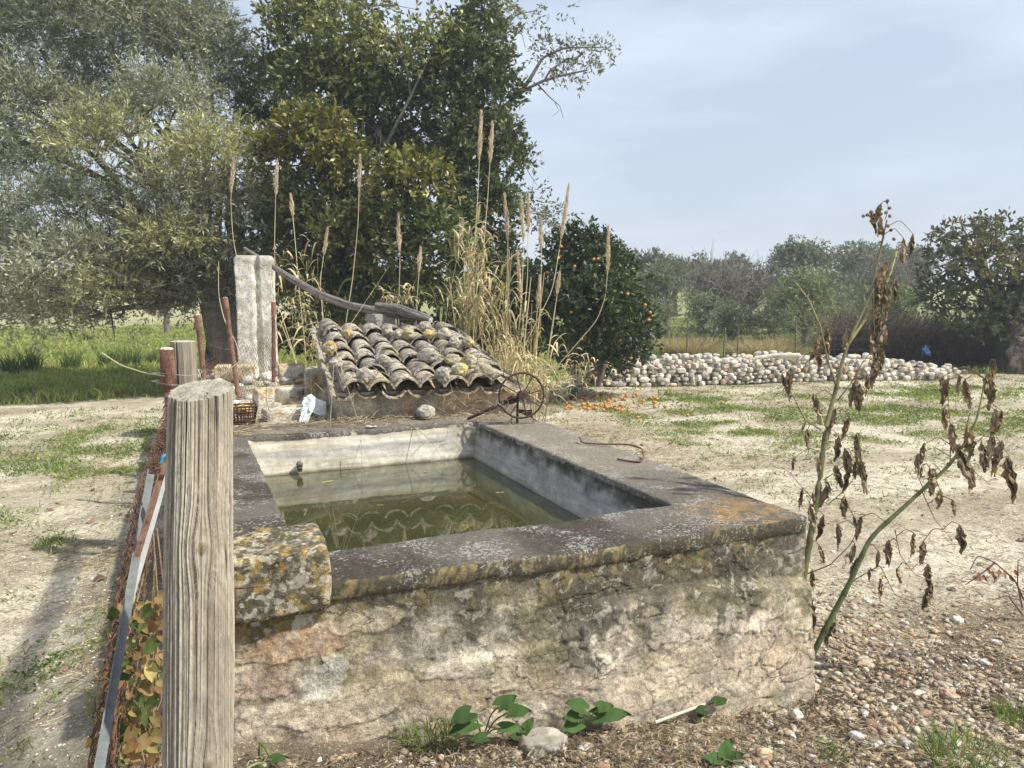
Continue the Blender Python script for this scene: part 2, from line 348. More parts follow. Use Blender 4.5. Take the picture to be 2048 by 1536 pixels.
# coping ring: corner-matched loft of outer and inner loops
outc=[(-.02,2.43),(2.32,2.355),(2.345,5.52),(-.02,5.58)]; innc=[(.345,2.69),(1.915,2.705),(1.905,5.085),(.345,5.07)]
ring=[];cnt=[260,320,260,300]
for k in range(4):
    a,b=np.array(outc[k]),np.array(outc[(k+1)%4]); c_,d_=np.array(innc[k]),np.array(innc[(k+1)%4])
    for t in np.linspace(0,1,cnt[k],endpoint=False):
        o=a+(b-a)*t
        if k==0: o=np.array((o[0],fo(o[0])))
        ring.append((o,c_+(d_-c_)*t,k,t))
prof=[(0,-.066,.0),(0,-.058,.006),(0,-.04,.010),(0,-.02,.010),(0,-.005,.008),(0,-.001,.004)]+[(s,0,0) for s in np.linspace(.006,.985,26)]+[(1,-.006,.002),(1,-.03,.004)]
V=np.zeros((len(ring),len(prof),3)); Cc=np.zeros_like(V)
for i,(o,n_,k,t) in enumerate(ring):
    dv=o-n_; dv=dv/np.linalg.norm(dv)
    for j,(s,dz,ov) in enumerate(prof):
        q=o*(1-s)+n_*s
        V[i,j]=(q[0]+dv[0]*ov*(1 if s<.5 else -1),q[1]+dv[1]*ov*(1 if s<.5 else -1),TZ+dz)
pf=V.reshape(-1,3); nA=fbm(pf*np.array([3,3,3]),4,41); nB=fbm(pf*22,3,42)
V[:,:,2]+=(.006*nA+.0022*nB).reshape(V.shape[:2])
edge=np.array([abs(s-.5)*2 for s,_,_ in prof])[None]; 
jit=(.006*fbm(pf*9,3,43)+.004*fbm(pf*30,3,44)).reshape(V.shape[:2])*np.clip(edge,0,1)**3
for i,(o,n_,k,t) in enumerate(ring):
    dv=(o-n_)/np.linalg.norm(o-n_); V[i,:,0]+=dv[0]*jit[i]; V[i,:,1]+=dv[1]*jit[i]
base=lerp((.062,.052,.042),(.12,.108,.09),sst(-.3,.5,nA+.25*(pf[:,0]-.9)+.2*(pf[:,1]-3)))
oc=np.exp(-(((pf[:,0]-2.12)/.22)**2+((pf[:,1]-2.48)/.2)**2))*sst(-.3,.3,nB+.5); oc=np.clip(oc*1.2,0,.75)*sst(-.3,.35,fbm(pf*26,3,47)+.1)
base=base*(1-oc[:,None])+np.array((.27,.165,.06))*oc[:,None]
rightc=sst(1.6,2.0,pf[:,0])*sst(2.9,3.6,pf[:,1]); base=base*(1-.5*rightc[:,None])+np.array((.27,.23,.18))*(.5*rightc[:,None])
sidef=(np.array([dz for _,dz,_ in prof])[None]<-.002)&(np.array([s for s,_,_ in prof])[None]<.5)
sidef=np.broadcast_to(sidef,V.shape[:2]).ravel(); och=sst(.05,.4,fbm(pf*55,4,45,.7)+.5*fbm(pf*5,3,46)-.12)*.85
base=np.where(sidef[:,None],lerp((.085,.075,.052),(.27,.215,.11),och),base)
base=base*(1-.0)
back=sst(5.1,5.2,pf[:,1]); base=base*(1-.6*back[:,None])+np.array((.23,.19,.14))*(.6*back[:,None])
g=G(); g.grid(V,len(ring),len(prof),base,closed=True); build('coping',g,M_coping,tank)
# front wall, dense and uneven
nx,nzv=560,190
xs=np.linspace(-.02,2.335,nx); zs=np.linspace(-.2,.64,nzv); XX,ZZ=np.meshgrid(xs,zs,indexing='ij'); x=XX.ravel(); z=ZZ.ravel()
led=np.interp(x,[0,1.15,1.35,1.8,2.2,2.34],[.30,.38,.50,.485,.455,.425])+.012*fbm(np.c_[x*4,z*0],3,50)
but=sst(0,.035,led-z)*(.012+.034*sst(1.15,1.35,x))+sst(.0,.6,led-z)*.05*sst(.9,1.6,x)
wp=np.c_[x,z]; warp=np.c_[x+.06*fbm(wp*4,3,51),z+.045*fbm(wp*4+9,3,52)]
f1,f2,idv=voro(warp*np.array([4.2,7.5]),53); e=f2-f1
f1b,f2b,idb=voro(warp*np.array([11,15]),54)
msk=sst(.0,.45,fbm(wp*2.2,3,55)); ck=(1-sst(.0,.032,e+.03*fbm(wp*50,3,56)))*msk; ck2=(1-sst(0,.05,f2b-f1b))*sst(.1,.4,fbm(wp*3.1+4,3,57))
flake=fbm(wp*5.5,5,58,.6); step=sst(-.02,.03,flake)
yy=fo(x)+.006-but-.007*fbm(wp*2.5,3,59)-.004*step*sst(.05,.5,msk+.2)-.003*idv*msk-.003*fbm(wp*14,4,60)-.0022*fbm(wp*40,3,61)+.005*ck+.003*ck2
yy-=.01*(1-sst(.0,.1,x))*0
n1=fbm(wp*3,4,62); n2=fbm(wp*9,4,63); n3=fbm(wp*24,3,64)
C=lerp((.46,.395,.29),(.60,.535,.42),sst(-.3,.5,n1+.4*n2))
C=lerp(C,(.30,.27,.22),0*n1) if False else C
def over(C,col,mk): mk=np.clip(mk,0,1)[:,None]; return C*(1-mk)+np.array(col)*mk
C=over(C,(.215,.19,.145),.8*sst(-.12,.25,-flake+.3*n2))
C=over(C,(.45,.33,.235),.35*sst(.35,.5,idv)*msk)                       # reddish stones
C=over(C,(.52,.49,.42),.4*sst(.35,.6,-idv)*msk)
C=over(C,(.145,.13,.10),.8*sst(.0,.3,n2+.5*n1-.0+1.1*sst(.25,.5,z)*sst(.7,1.7,x)-.3)); C=over(C,(.10,.088,.065),.6*sst(.12,.3,n3+.5*n2)); C=over(C,(.53,.48,.38),.5*sst(.16,.34,fbm(wp*17,4,71))); C=over(C,(.075,.065,.05),.55*(1-sst(.0,.035,np.abs(flake)))*sst(-.1,.3,n2+.2)); C=over(C,(.19,.165,.125),.5*sst(.1,.3,fbm(wp*np.array((7,30)),4,72)))  # grey lichen
C=over(C,(.25,.22,.11),.5*sst(.05,.35,fbm(wp*4.5,4,66)+.3*sst(.25,.6,z)-.15))
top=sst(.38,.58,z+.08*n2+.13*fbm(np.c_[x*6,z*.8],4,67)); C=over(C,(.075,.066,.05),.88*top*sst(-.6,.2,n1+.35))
C=over(C,(.27,.21,.085),.45*sst(.0,.3,n3+.35*n2)*sst(.48,.62,z))
cb=(1-sst(.32,.42,x+.05*n2))*sst(.36,.52,z+.05*n2); C=over(C,(.27,.21,.09),cb*.8); C=over(C,(.10,.085,.05),cb*.75*sst(-.05,.15,n3+n2*.4)); C=over(C,(.55,.5,.4),cb*.6*sst(.3,.4,n3))
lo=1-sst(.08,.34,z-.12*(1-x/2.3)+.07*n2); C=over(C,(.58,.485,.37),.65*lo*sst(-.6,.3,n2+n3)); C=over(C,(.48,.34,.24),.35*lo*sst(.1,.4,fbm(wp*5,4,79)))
def patch(cx,cz,rx,rz,col,a=.5,sd=70):
    global C
    d=(np.abs((x-cx)/rx)**3+np.abs((z-cz)/rz)**3)**(1/3.)+.75*fbm(wp*np.array((6,9)),5,sd,.65); C=over(C,col,a*(1-sst(.7,1.0,d))); return d
for (px,py,wx,hz,cc) in ((590,1308,.20,.048,(.50,.33,.225)),(535,1378,.12,.075,(.49,.36,.27)),(665,1372,.1,.07,(.60,.58,.53)),(1490,1228,.05,.04,(.62,.55,.44)),
   (1340,1250,.13,.05,(.60,.53,.42)),(1260,1360,.25,.07,(.56,.47,.35)),(1520,1300,.14,.05,(.56,.44,.31)),(930,1330,.15,.05,(.58,.52,.43)),(700,1060+370,.2,.05,(.58,.50,.38)),(760,1250,.14,.03,(.50,.43,.30))):
    q=Q(px,py,2.36); d=patch(q[0],q[2],wx,hz,cc,sd=int(px)); yy=yy-.003*(1-sst(.88,1,d)); C=over(C,(.12,.10,.07),.7*np.exp(-((d-1.0)/.03)**2)*sst(.0,.3,fbm(wp*6,3,int(py))))
C=over(C,(.07,.058,.045),.85*ck); C=over(C,(.10,.085,.065),.6*ck2)
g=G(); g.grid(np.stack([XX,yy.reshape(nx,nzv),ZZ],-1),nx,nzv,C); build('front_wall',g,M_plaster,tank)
# remaining outer walls
def wallgrid(a,b,z0,z1,nu,nv,off,amp=.006,c=((.43,.35,.25),(.25,.21,.16)),sd=80):
    a=np.array(a,float);b=np.array(b,float); t,zz=np.meshgrid(np.linspace(0,1,nu),np.linspace(z0,z1,nv),indexing='ij')
    nrm=np.array([(b-a)[1],-(b-a)[0]])/np.linalg.norm(b-a)
    p=a+(b-a)*t[...,None]; V=np.dstack([p,zz]); f=V.reshape(-1,3); d=amp*fbm(f*6,4,sd).reshape(t.shape)+off
    V[...,0]+=nrm[0]*d; V[...,1]+=nrm[1]*d
    return V,f
for k,(a,b) in enumerate((((2.335,2.36),(2.345,5.52)),((2.345,5.52),(-.02,5.58)),((-.02,5.58),(-.02,2.43)))):
    V,f=wallgrid(a,b,-.1,.62,120,30,.0); g=G(); g.grid(V,120,30,lerp((.43,.35,.25),(.2,.17,.13),sst(-.3,.4,fbm(f*3,3,83)))); build('outer_wall',g,M_plaster,tank)
# inner walls
bot=[(.425,2.76),(1.865,2.76),(1.865,5.055),(.425,5.05)]
for k in range(4):
    a,b=np.array(innc[k]),np.array(innc[(k+1)%4]); c_,d_=np.array(bot[k]),np.array(bot[(k+1)%4])
    c_=a+(c_-a)*1.5; d_=b+(d_-b)*1.5
    nu,nv=260,60; t,h=np.meshgrid(np.linspace(0,1,nu),np.linspace(0,1,nv),indexing='ij')
    pt=a+(b-a)*t[...,None]; pb=c_+(d_-c_)*t[...,None]; q=pt+(pb-pt)*h[...,None]
    zz=TZ-.012-(TZ-.30)*h; V=np.dstack([q,zz]); f=V.reshape(-1,3); amp=.004*fbm(f*5,4,90+k).reshape(nu,nv)+.002*fbm(f*22,3,95).reshape(nu,nv)
    dv=np.array([(b-a)[1],-(b-a)[0]]); dv=dv/np.linalg.norm(dv); V[...,0]+=dv[0]*amp; V[...,1]+=dv[1]*amp
    n1=fbm(f*np.array([2.5,2.5,6]),4,97+k); n2=fbm(f*12,4,99); zf=f[:,2]
    C=lerp((.50,.455,.37),(.62,.58,.49),sst(-.3,.4,n1))
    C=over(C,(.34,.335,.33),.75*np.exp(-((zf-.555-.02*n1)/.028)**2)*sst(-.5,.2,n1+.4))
    C=over(C,(.36,.30,.19),.8*sst(.62,.68,zf+.025*n2)*sst(-.1,.3,n1+.1)); C=over(C,(.17,.15,.08),.8*(1-sst(.435,.452,zf+.006*n2)))
    if k==1: C=over(C,(.30,.30,.30),.6+0*n1); C=over(C,(.035,.03,.025),.9*sst(.56,.66,zf+.05*n2+.05*n1));  # shade of the right wall put into its colour as an even grey
    if k==1: C=over(C,(.5,.48,.45),.5*sst(.2,.5,fbm(f*np.array([3,3,9]),4,101))*(zf<.58))
    if k==2: C=over(C,(.24,.21,.14),.7*np.exp(-((f[:,0]-1.85)/.1)**2)*sst(-.3,.3,n2+.2))
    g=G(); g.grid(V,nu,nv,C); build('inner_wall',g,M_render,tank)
# block on the front left corner with an iron wire round it
g=G(); g.box((.19,2.535,.697),(.212,.155,.106),rz=-.03,bev=.2,j=.006,sub=110)
V=np.concatenate(g.v); n2=fbm(V*9,4,110); n3=fbm(V*30,3,111); C=lerp((.19,.16,.105),(.27,.24,.18),sst(-.2,.3,n2)); C=over(C,(.06,.05,.035),.8*sst(.0,.2,fbm(V*70,3,117)))
C=over(C,(.085,.073,.05),.85*sst(-.15,.1,n3+.4*n2)); C=over(C,(.33,.23,.07),.75*sst(.08,.3,fbm(V*34,4,112)+.3*n2)); C=over(C,(.07,.06,.04),.7*sst(.1,.25,fbm(V*48,3,113))); C=over(C,(.46,.43,.36),.65*sst(.30,.42,fbm(V*55,3,115)+.3*n2))
C=over(C,(.22,.20,.17),.55*sst(.818,.828,V[:,2])); g.c=[C]; g.v=[V]; build('corner_block',g,M_plaster,tank)
g=G(); t=np.linspace(0,1,40); pth=np.stack([np.interp(t,[0,.12,.9,1],[-.03,-.025,.407,.41]),np.interp(t,[0,.12,.9,1],[2.6,2.38,2.38,2.5]),.715+.006*np.sin(t*9)],-1)
g.tube(pth,.0025,6,(.10,.06,.045)); build('binding_wire',g,M_rust,tank)
g=G(); V=np.array([(x_,y_,.432) for x_ in np.linspace(.36,1.95,3) for y_ in np.linspace(2.68,5.1,3)]).reshape(3,3,3); g.grid(V,3,3,(.1,.1,.02)); wtr=build('water',g,M_water); tag(wtr,kind='structure')

for i,(px,py,r_,c_,lab) in enumerate(((655,963,.035,(.30,.32,.10),'yellowish algae mat floating near the far wall of the pool'),(850,945,.02,(.20,.14,.08),'single brown leaf floating in the middle of the pool'),(1000,985,.018,(.30,.22,.10),'tan leaf floating towards the right of the pool'),(760,1010,.016,(.25,.2,.08),'small leaf floating near the front of the pool'))):
    p=P(px,py,.4335); g=G(); a_=np.linspace(0,2*np.pi,18,endpoint=False); rr0=r_*(1+.35*np.sin(a_*2+i)+.15*np.sin(a_*5)); V=np.c_[p[0]+np.cos(a_)*rr0,p[1]+np.sin(a_)*rr0*.6,np.full(18,.4335)+.001*np.sin(a_*3)]; W=V.copy(); W[:,2]-=.002
    g.add(V,[list(range(18))],c_); tag(build('floating_leaf',g,M_dead),lab,'leaf')

# ---------------------------------------------------------------- platform behind the tank, pump house with tiled roof
PLZ=.66
g=G(); xs=np.linspace(-.05,2.6,120); ys=np.linspace(5.5,9.6,150); XX,YY=np.meshgrid(xs,ys,indexing='ij'); pf=np.c_[XX.ravel(),YY.ravel()]
edge=np.minimum(np.minimum(XX+.05,2.6-XX),np.minimum(YY-5.5+.1,9.6-YY)); zz=PLZ+(.03*fbm(pf*2,4,120)+.012*fbm(pf*12,3,121)).reshape(XX.shape)+.05*sst(6,8,YY); zz=np.where(edge<.05,-.1,zz)
g.grid(np.stack([XX,YY,zz],-1),120,150,lerp((.46,.40,.31),(.20,.16,.11),sst(-.3,.4,fbm(pf*2.4,4,122)))); plat=build('masonry_platform',g,M_plaster)
tag(plat,'raised rubble platform behind the tank carrying the tiled hut and white pillar','platform')

HA=R_(-5.3); HO=np.array((.955,5.43)); hu=np.array((math.cos(HA),math.sin(HA))); hv=np.array((-math.sin(HA),math.cos(HA)))
SL=math.tan(R_(9.5)); EZ=.885; HW=1.42; HD=2.15
def H(u,v,z=None,dz=0):
    q=HO+hu*u+hv*v; return np.array((q[0],q[1],(EZ+SL*v if z is None else z)+dz))
hn=np.array((-hv[0]*SL,-hv[1]*SL,1.)); hn/=np.linalg.norm(hn)
def roofhit(px,py,up=.04):
    d=ray(px,py); o=H(0,0)+hn*up; t=((o-C0)@hn)/(d@hn); return C0+d*t
hut=root('pump_hut',(HO[0]+.75,HO[1]+1,0),'low hut with lichen covered clay tile roof at the far end of the tank','hut')
# walls
def hwall(u0,v0,u1,v1,ztop0,ztop1,name,flip=1):
    nu,nv=160,50; g=G(); t,h=np.meshgrid(np.linspace(0,1,nu),np.linspace(0,1,nv),indexing='ij')
    pt=HO+hu*(u0+(u1-u0)*t)[...,None]+hv*(v0+(v1-v0)*t)[...,None]; zt=ztop0+(ztop1-ztop0)*t; zz=.55+(zt-.55)*h
    V=np.dstack([pt,zz]); f=V.reshape(-1,3); n1=fbm(f*4,4,130); n2=fbm(f*14,3,131)
    V[...,1]-=(.006*n1+.003*n2).reshape(nu,nv)
    C=lerp((.44,.385,.29),(.55,.49,.38),sst(-.3,.4,n1)); C=over(C,(.56,.38,.20),.6*sst(.25,.5,fbm(f*2.6,3,133))); C=over(C,(.22,.18,.12),.7*(1-sst(.70,.80,f[:,2]+.04*n2)))
    f1,f2,_=voro(np.c_[(f[:,0]+f[:,1])*4,f[:,2]*9],134); C=over(C,(.25,.21,.16),.6*(1-sst(0,.05,f2-f1)))
    g.grid(V,nu,nv,C); return build(name,g,M_plaster,hut)
hwall(.03,.07,HW-.03,.07,EZ+.0,EZ+.0,'front_wall'); hwall(.03,HD-.1,.03,.07,EZ+SL*(HD-.1),EZ,'side_wall'); hwall(HW-.03,.11,HW-.03,HD-.1,EZ,EZ+SL*(HD-.1),'side_wall'); hwall(HW-.03,HD-.1,.03,HD-.1,EZ+SL*HD,EZ+SL*HD,'back_wall')
# roof: cover and channel tiles
g=G(); pitch=.182; r0=random.Random(5)
def tile(u,v0,L,ra,rb,up,convex,col,tilt,yaw):
    seg=14; A=np.linspace(-1.3,1.3,seg)*(1 if convex else .86); rows=[]
    for (th,inner) in ((0,0),(1,1)):
        lay=[]
        for k in range(5):
            s=k/4; r=(ra+(rb-ra)*s)-(.013 if inner else 0); vv=v0+L*s; uu=u+yaw*L*s
            pts=[]
            for a in A:
                cu=r*math.sin(a); cw=r*math.cos(a)
                if not convex: cw=-cw+ra*1.0
                wob=1+.03*math.sin(a*3+u*50+v0*9)
                base=H(uu+cu*wob,vv)+hn*(up+cw-(.35*ra if convex else .55*ra)+tilt*(1-s))
                pts.append(base)
            lay.append(pts)
        rows.append(np.array(lay))
    for R in rows: g.grid(R,5,seg,col)
    O,I=rows
    for k in (0,4):   # thickness at the ends
        V=np.concatenate([O[k],I[k]]); F=[(i,i+1,seg+i+1,seg+i) for i in range(seg-1)]; g.add(V,F,np.clip(np.array(col)*1.25+.03,0,1))
    for k in (0,seg-1):
        V=np.concatenate([O[:,k],I[:,k]]); F=[(i,i+1,5+i+1,5+i) for i in range(4)]; g.add(V,F,col)
rows=[-.02,.33,.66,.99,1.32,1.65,1.94]
def tcol(row):
    b=np.array(r0.choice([(.33,.29,.24),(.40,.36,.31),(.31,.26,.20),(.42,.37,.30),(.36,.31,.22)])); 
    if row==0: b=b*.65+np.array((.40,.31,.16))*.35
    return tuple(b)
for c_ in range(8):       # channels
    u=c_*pitch+.07; 
    for i,v in enumerate(rows): 
        if c_==7 and i>5: continue
        tile(u+r0.uniform(-.006,.006),v+r0.uniform(-.02,.02)+(.0),.42,.100,.086,.0,False,tcol(i),r0.uniform(.008,.018),r0.uniform(-.02,.02))
for c_ in range(7):       # covers
    u=(c_+.5)*pitch+.07
    for i,v in enumerate(rows[:-1] if c_ else rows): 
        tile(u+r0.uniform(-.01,.01),v+r0.uniform(-.09,.09)*(i>0)-.012,.43,.100,.080,.028,True,tcol(i),r0.uniform(.012,.03),r0.uniform(-.035,.035))
build('tile_roof',g,M_tile,hut)

# stones lying on the roof: (x,y,w px,h px, colours,label)
YL=((.46,.31,.09),(.38,.34,.26)); GR=((.28,.25,.20),(.44,.40,.33)); GY=((.38,.33,.16),(.33,.30,.24)); LY=((.46,.39,.13),(.40,.37,.26))
rst=[(660,696,30,26,YL,'pale stone with ochre crown wedged on the left edge of the tile roof'),
(671,726,30,24,GR,'grey rounded stone below the ochre one on the left roof edge'),
(695,667,28,20,YL,'brown and yellow stone between the first two tile rows at the top left'),
(729,750,34,32,GR,'craggy grey stone near the left eave of the roof'),
(766,722,36,26,GR,'dark jagged stone lying across the third tile row'),
(774,662,28,22,GR,'grey stone on the roof ridge in front of the concrete block'),
(797,668,24,20,GR,'small dull grey stone just right of the ridge block'),
(815,668,34,24,GY,'oval greenish grey stone at the top middle of the roof'),
(850,653,26,20,GR,'angular pale stone, highest on the roof ridge'),
(856,668,27,18,YL,'bright ochre stone directly under the pale ridge stone'),
(888,668,30,26,GR,'buff stone at the top right end of the roof'),
(909,687,26,22,GR,'mottled grey stone on the right upper roof slope'),
(936,684,30,22,GY,'rough stone perched on the outer right roof edge'),
(857,712,44,30,GR,'large dark grey stone in the middle of the roof'),
(905,719,36,22,GY,'greenish lichen stone right of the roof centre'),
(919,740,38,28,LY,'flat topped yellow stone on the right half of the roof'),
(938,722,34,26,LY,'lime yellow rounded stone behind the flat topped one'),
(966,740,36,30,GY,'yellow sided stone near the right eave'),
(884,750,36,30,GR,'grey white stone low on the fifth tile row'),
(755,715,16,12,GR,'small black grey chip beside the jagged stone')]
for i,(px,py,wp_,hp,cc,lab) in enumerate(rst):
    p=roofhit(px,py,.125); dep=float((p-C0)@_f); s=dep/FPX/2
    g=G(); rock(g,p,(wp_*s*1.12,wp_*s*.9,hp*s*1.15),200+i,4,random.uniform(0,3),cc,rough=.16,sharp=30)
    tag(build('roof_stone',g,M_rock),lab,'stone','stones weighing down the tile roof')

# pillar, block, log
pb=D(518,745,8.3); pil=root('stone_pillar',(pb[0],pb[1],PLZ+.02),'tall whitewashed stone pillar with a groove down its face','pillar')
g=G(); ang=R_(-12); n_=70
prof_=[(-.19,-.15),(-.02,-.17),(.0,-.16),(.012,-.115),(.048,-.11),(.07,-.15),(.19,-.15),(.19,.15),(-.19,.15)]
pr=[]
for i in range(len(prof_)):
    a=np.array(prof_[i]); b=np.array(prof_[(i+1)%len(prof_)])
    for t in np.linspace(0,1,10,endpoint=False): pr.append(a+(b-a)*t)
pr=np.array(pr); ca,sa=math.cos(ang),math.sin(ang); zt=np.linspace(PLZ-.05,1.985,n_)
V=np.zeros((n_,len(pr),3))
for i,z_ in enumerate(zt):
    q=pr*(1.0+.03*math.sin(z_*3)) * (1 if i<n_-2 else (.96 if i==n_-2 else .88))
    V[i,:,0]=pb[0]+q[:,0]*ca-q[:,1]*sa; V[i,:,1]=pb[1]+q[:,0]*sa+q[:,1]*ca; V[i,:,2]=z_
f=V.reshape(-1,3); d=.007*fbm(f*7,4,140)+.006*fbm(f*28,3,141); V+= (d.reshape(n_,-1,1))*np.array((1,-1,0))
C=lerp((.60,.56,.48),(.74,.71,.64),sst(-.3,.4,fbm(f*5,4,142))); C=over(C,(.33,.28,.24),.7*sst(1.8,1.97,f[:,2]+.1*fbm(f*6,3,143)))
C=over(C,(.42,.39,.33),.5*sst(.1,.4,fbm(f*16,3,144)))
a=np.arange(len(f)).reshape(n_,-1); a=np.c_[a,a[:,:1]]; F=np.stack([a[:-1,:-1],a[:-1,1:],a[1:,1:],a[1:,:-1]],-1).reshape(-1,4); g.add(f if False else V.reshape(-1,3),F,C)
g.add(V[-1],[list(range(len(pr)))],(.4,.35,.3)); build('shaft',g,M_plaster,pil)
p=D(762,648,7.75); g=G(); g.box((p[0],p[1],p[2]-.12),(.14,.12,.22),rz=-.1,bev=.12,j=.008,sub=12,col=(.34,.32,.29)); tag(build('concrete_block',g,M_rock),'grey concrete block holding up the log behind the tile roof','block')
p2=D(765,620,7.72); g=G(); rock(g,p2,(.033,.03,.035),333,3,.3,LY); tag(build('small_stone',g,M_rock),'small yellow stone set on top of the concrete block against the log','stone')
def curve(pts,n=60):
    pts=np.array(pts,float); d=np.r_[0,np.cumsum(np.linalg.norm(np.diff(pts,axis=0),axis=1))]; t=np.linspace(0,d[-1],n)
    # catmull-like smoothing
    q=np.stack([np.interp(t,d,pts[:,k]) for k in range(3)],-1)
    for _ in range(max(1,n//14)): q[1:-1]=(q[:-2]+2*q[1:-1]+q[2:])/4
    return q
def log(pts,rad,name,lab,col,seed):
    q=curve(pts,90); rr_=np.interp(np.linspace(0,1,90),np.linspace(0,1,len(rad)),rad); g=G(); g.tube(q,rr_,28,col)
    V=np.concatenate(g.v); ctr=q[np.clip(np.round(np.linspace(0,89,len(V))).astype(int),0,89)]
    ang_=np.tile(np.arange(28),90); s=np.repeat(np.arange(90),28); dn=vn(np.c_[ang_*.9,s*.05,s*0],seed)*.5+vn(np.c_[ang_*2.1,s*.08,s*0],seed+1)*.3
    W=g.v[0]; c0=np.repeat(q,28,axis=0); W+= (W-c0)*(dn*.32)[:,None]; cc=lerp((.10,.09,.08),(.24,.22,.195),sst(-.4,.4,dn)); g.c[0]=cc
    return tag(build(name,g,M_bark),lab,'log')
log([D(488,496,8.15),D(520,516,8.15),D(575,553,8.1),D(640,590,7.95),D(700,612,7.8),D(750,622,7.72),D(800,630,7.6),D(858,640,7.4)],[.015,.025,.035,.04,.041,.041,.04,.025],'weathered_log','long grey weathered log leaning from the pillar top to the concrete block',None,150)
log([D(752,612,7.55),D(790,616,7.5),D(830,628,7.4),D(862,640,7.3)],[.035,.045,.042,.03],'log_stub','short thick grey log end lying over the long log above the roof',None,160)

# ---------------------------------------------------------------- big foreground post
def wood_post(name,base,top,ra,rb,nr,nh,cut,lab,seed,col=((.22,.19,.145),(.37,.33,.26)),knots=(),wires=None):
    base=np.array(base);top=np.array(top); rt=root(name,base,lab,'post')
    th=np.linspace(0,2*np.pi,nr,endpoint=False); s=np.linspace(0,1,nh)
    S,T=np.meshgrid(s,th,indexing='ij'); r=ra+(rb-ra)*S; hz=(top-base)[2]; zc=S*hz
    r=r*(1+.03*np.sin(zc*5+seed)+.02*np.sin(zc*9+T))
    arc=T*ra
    wx=zc.copy(); kn=np.zeros_like(S)
    shift=np.zeros_like(S)
    for (ka,kz,kr) in knots:
        da=(((T-ka+np.pi)%(2*np.pi))-np.pi)*ra; dz=(zc-kz); dd=np.hypot(da,dz*.55)
        dd=np.hypot(da,dz*.9); shift+=da*.75*np.exp(-(np.hypot(da,dz*.5)/(kr*2.2))**2); kn+=np.exp(-(dd/(kr*.8))**4)
    arc2=arc-shift
    q=np.c_[arc2.ravel()*1.,zc.ravel()*.03,np.zeros(S.size)]
    per=lambda f: f
    # make grain periodic by using cos/sin
    aa=(arc2/ra).ravel(); gp=np.c_[np.cos(aa),np.sin(aa),zc.ravel()*.22]
    gp=gp*np.array((1,1,.45)); g1=fbm(gp*19,4,seed,.6); g2=fbm(gp*np.array([46,46,26]),3,seed+1); g3=fbm(gp*np.array([5,5,4]),2,seed+2)
    crk=1-sst(.0,.05,np.abs(vn(gp*np.array([6.5,6.5,3]),seed+3))); crk*=sst(.1,.35,vn(gp*np.array([4,4,9]),seed+4)+.25)
    dr=.0035*g1+.0016*g2+.002*g3-.009*crk; dr=dr.reshape(S.shape)+kn*.004
    r=r+dr
    ctr=base+(top-base)*S[...,None]
    V=ctr+np.dstack([np.cos(T)*r,np.sin(T)*r,np.zeros_like(r)])
    # slanted cut top
    nt=cut/np.linalg.norm(cut); topz=top[2]-((V[...,0]-top[0])*nt[0]+(V[...,1]-top[1])*nt[1])/nt[2]
    V[...,2]=base[2]+(V[...,2]-base[2])*(topz-base[2])/hz
    deep=1-sst(.0,.012,np.abs(vn(gp*np.array([2.3,2.3,2.2]),seed+12))); deep*=sst(-.1,.2,vn(gp*np.array([2,2,4]),seed+13)); cc=lerp(col[0],col[1],sst(-.7,.7,g1+.5*g3)); cc=over(cc,(.045,.038,.03),.9*crk); cc=over(cc,(.03,.025,.02),.95*deep); cc=over(cc,(.16,.115,.07),np.clip(kn.ravel()*1.2-.35,0,.8)); cc=over(cc,(.42,.26,.17),.8*sst(.3,.5,vn(gp*3+5,seed+9))*(1-sst(.0,.22,zc.ravel()-.05)))
    g=G(); a=np.arange(S.size).reshape(nh,nr); a=np.c_[a,a[:,:1]]; F=np.stack([a[:-1,:-1],a[:-1,1:],a[1:,1:],a[1:,:-1]],-1).reshape(-1,4)
    g.add(V.reshape(-1,3),F,cc); build('shaft',g,M_wood,rt)
    g=G(); k=22; rim=V[-1]; cen=rim.mean(0); fr=np.linspace(1,0,k)[:,None,None]; W=cen+(rim-cen)*fr
    f=W.reshape(-1,3); rad_=np.linalg.norm(f[:,:2]-cen[:2],axis=1)/ra; aa=np.arctan2(f[:,1]-cen[1],f[:,0]-cen[0])
    ckk=1-sst(0,.05,np.abs(np.sin(aa*2.5+2*vn(f*20,seed+7)))*rad_); ckk*=(vn(np.c_[aa*1.3,aa*0,aa*0],seed+8)>-.1)
    W=f.copy(); W[:,2]-=.006*ckk+.0015*np.sin(rad_*60)+.003*fbm(f*30,3,seed+6); W[:nr]=rim
    cc=lerp((.30,.275,.22),(.43,.40,.33),sst(-.5,.5,.6*np.sin(rad_*70)+fbm(f*25,3,seed+5))); cc=over(cc,(.06,.05,.04),ckk*.9*(rad_<.98))
    g.grid(W.reshape(k,nr,3)[::-1],k,nr,cc.reshape(k,nr,3)[::-1].reshape(-1,3)); 
    a=np.arange(k*nr).reshape(k,nr)
    g2_=G(); a=np.c_[a,a[:,:1]]; g2_.add(W,np.stack([a[:-1,:-1],a[:-1,1:],a[1:,1:],a[1:,:-1]],-1).reshape(-1,4),cc); build('cut_top',g2_,M_wood,rt)
    return rt
tb=D(402,790,1.60); bb_=(D(393,1536,1.39)); dirv=(bb_-tb); zb=-.05; bb2=tb+dirv*((zb-tb[2])/dirv[2])
# face towards the camera is at angle about -100 degrees
wood_post('wooden_post',(bb2[0],bb2[1],zb),(tb[0],tb[1],tb[2]+.01),.061,.0605,460,1000,np.array((-.10,-.22,1)),'thick split grey wooden post with bare sawn top, nearest to the viewer',171,knots=((R_(-88),1.4-.20,.012),(R_(-112),.60,.013),(R_(-30),1.24,.013),(R_(-75),.86,.010),(R_(-62),.66,.008)))
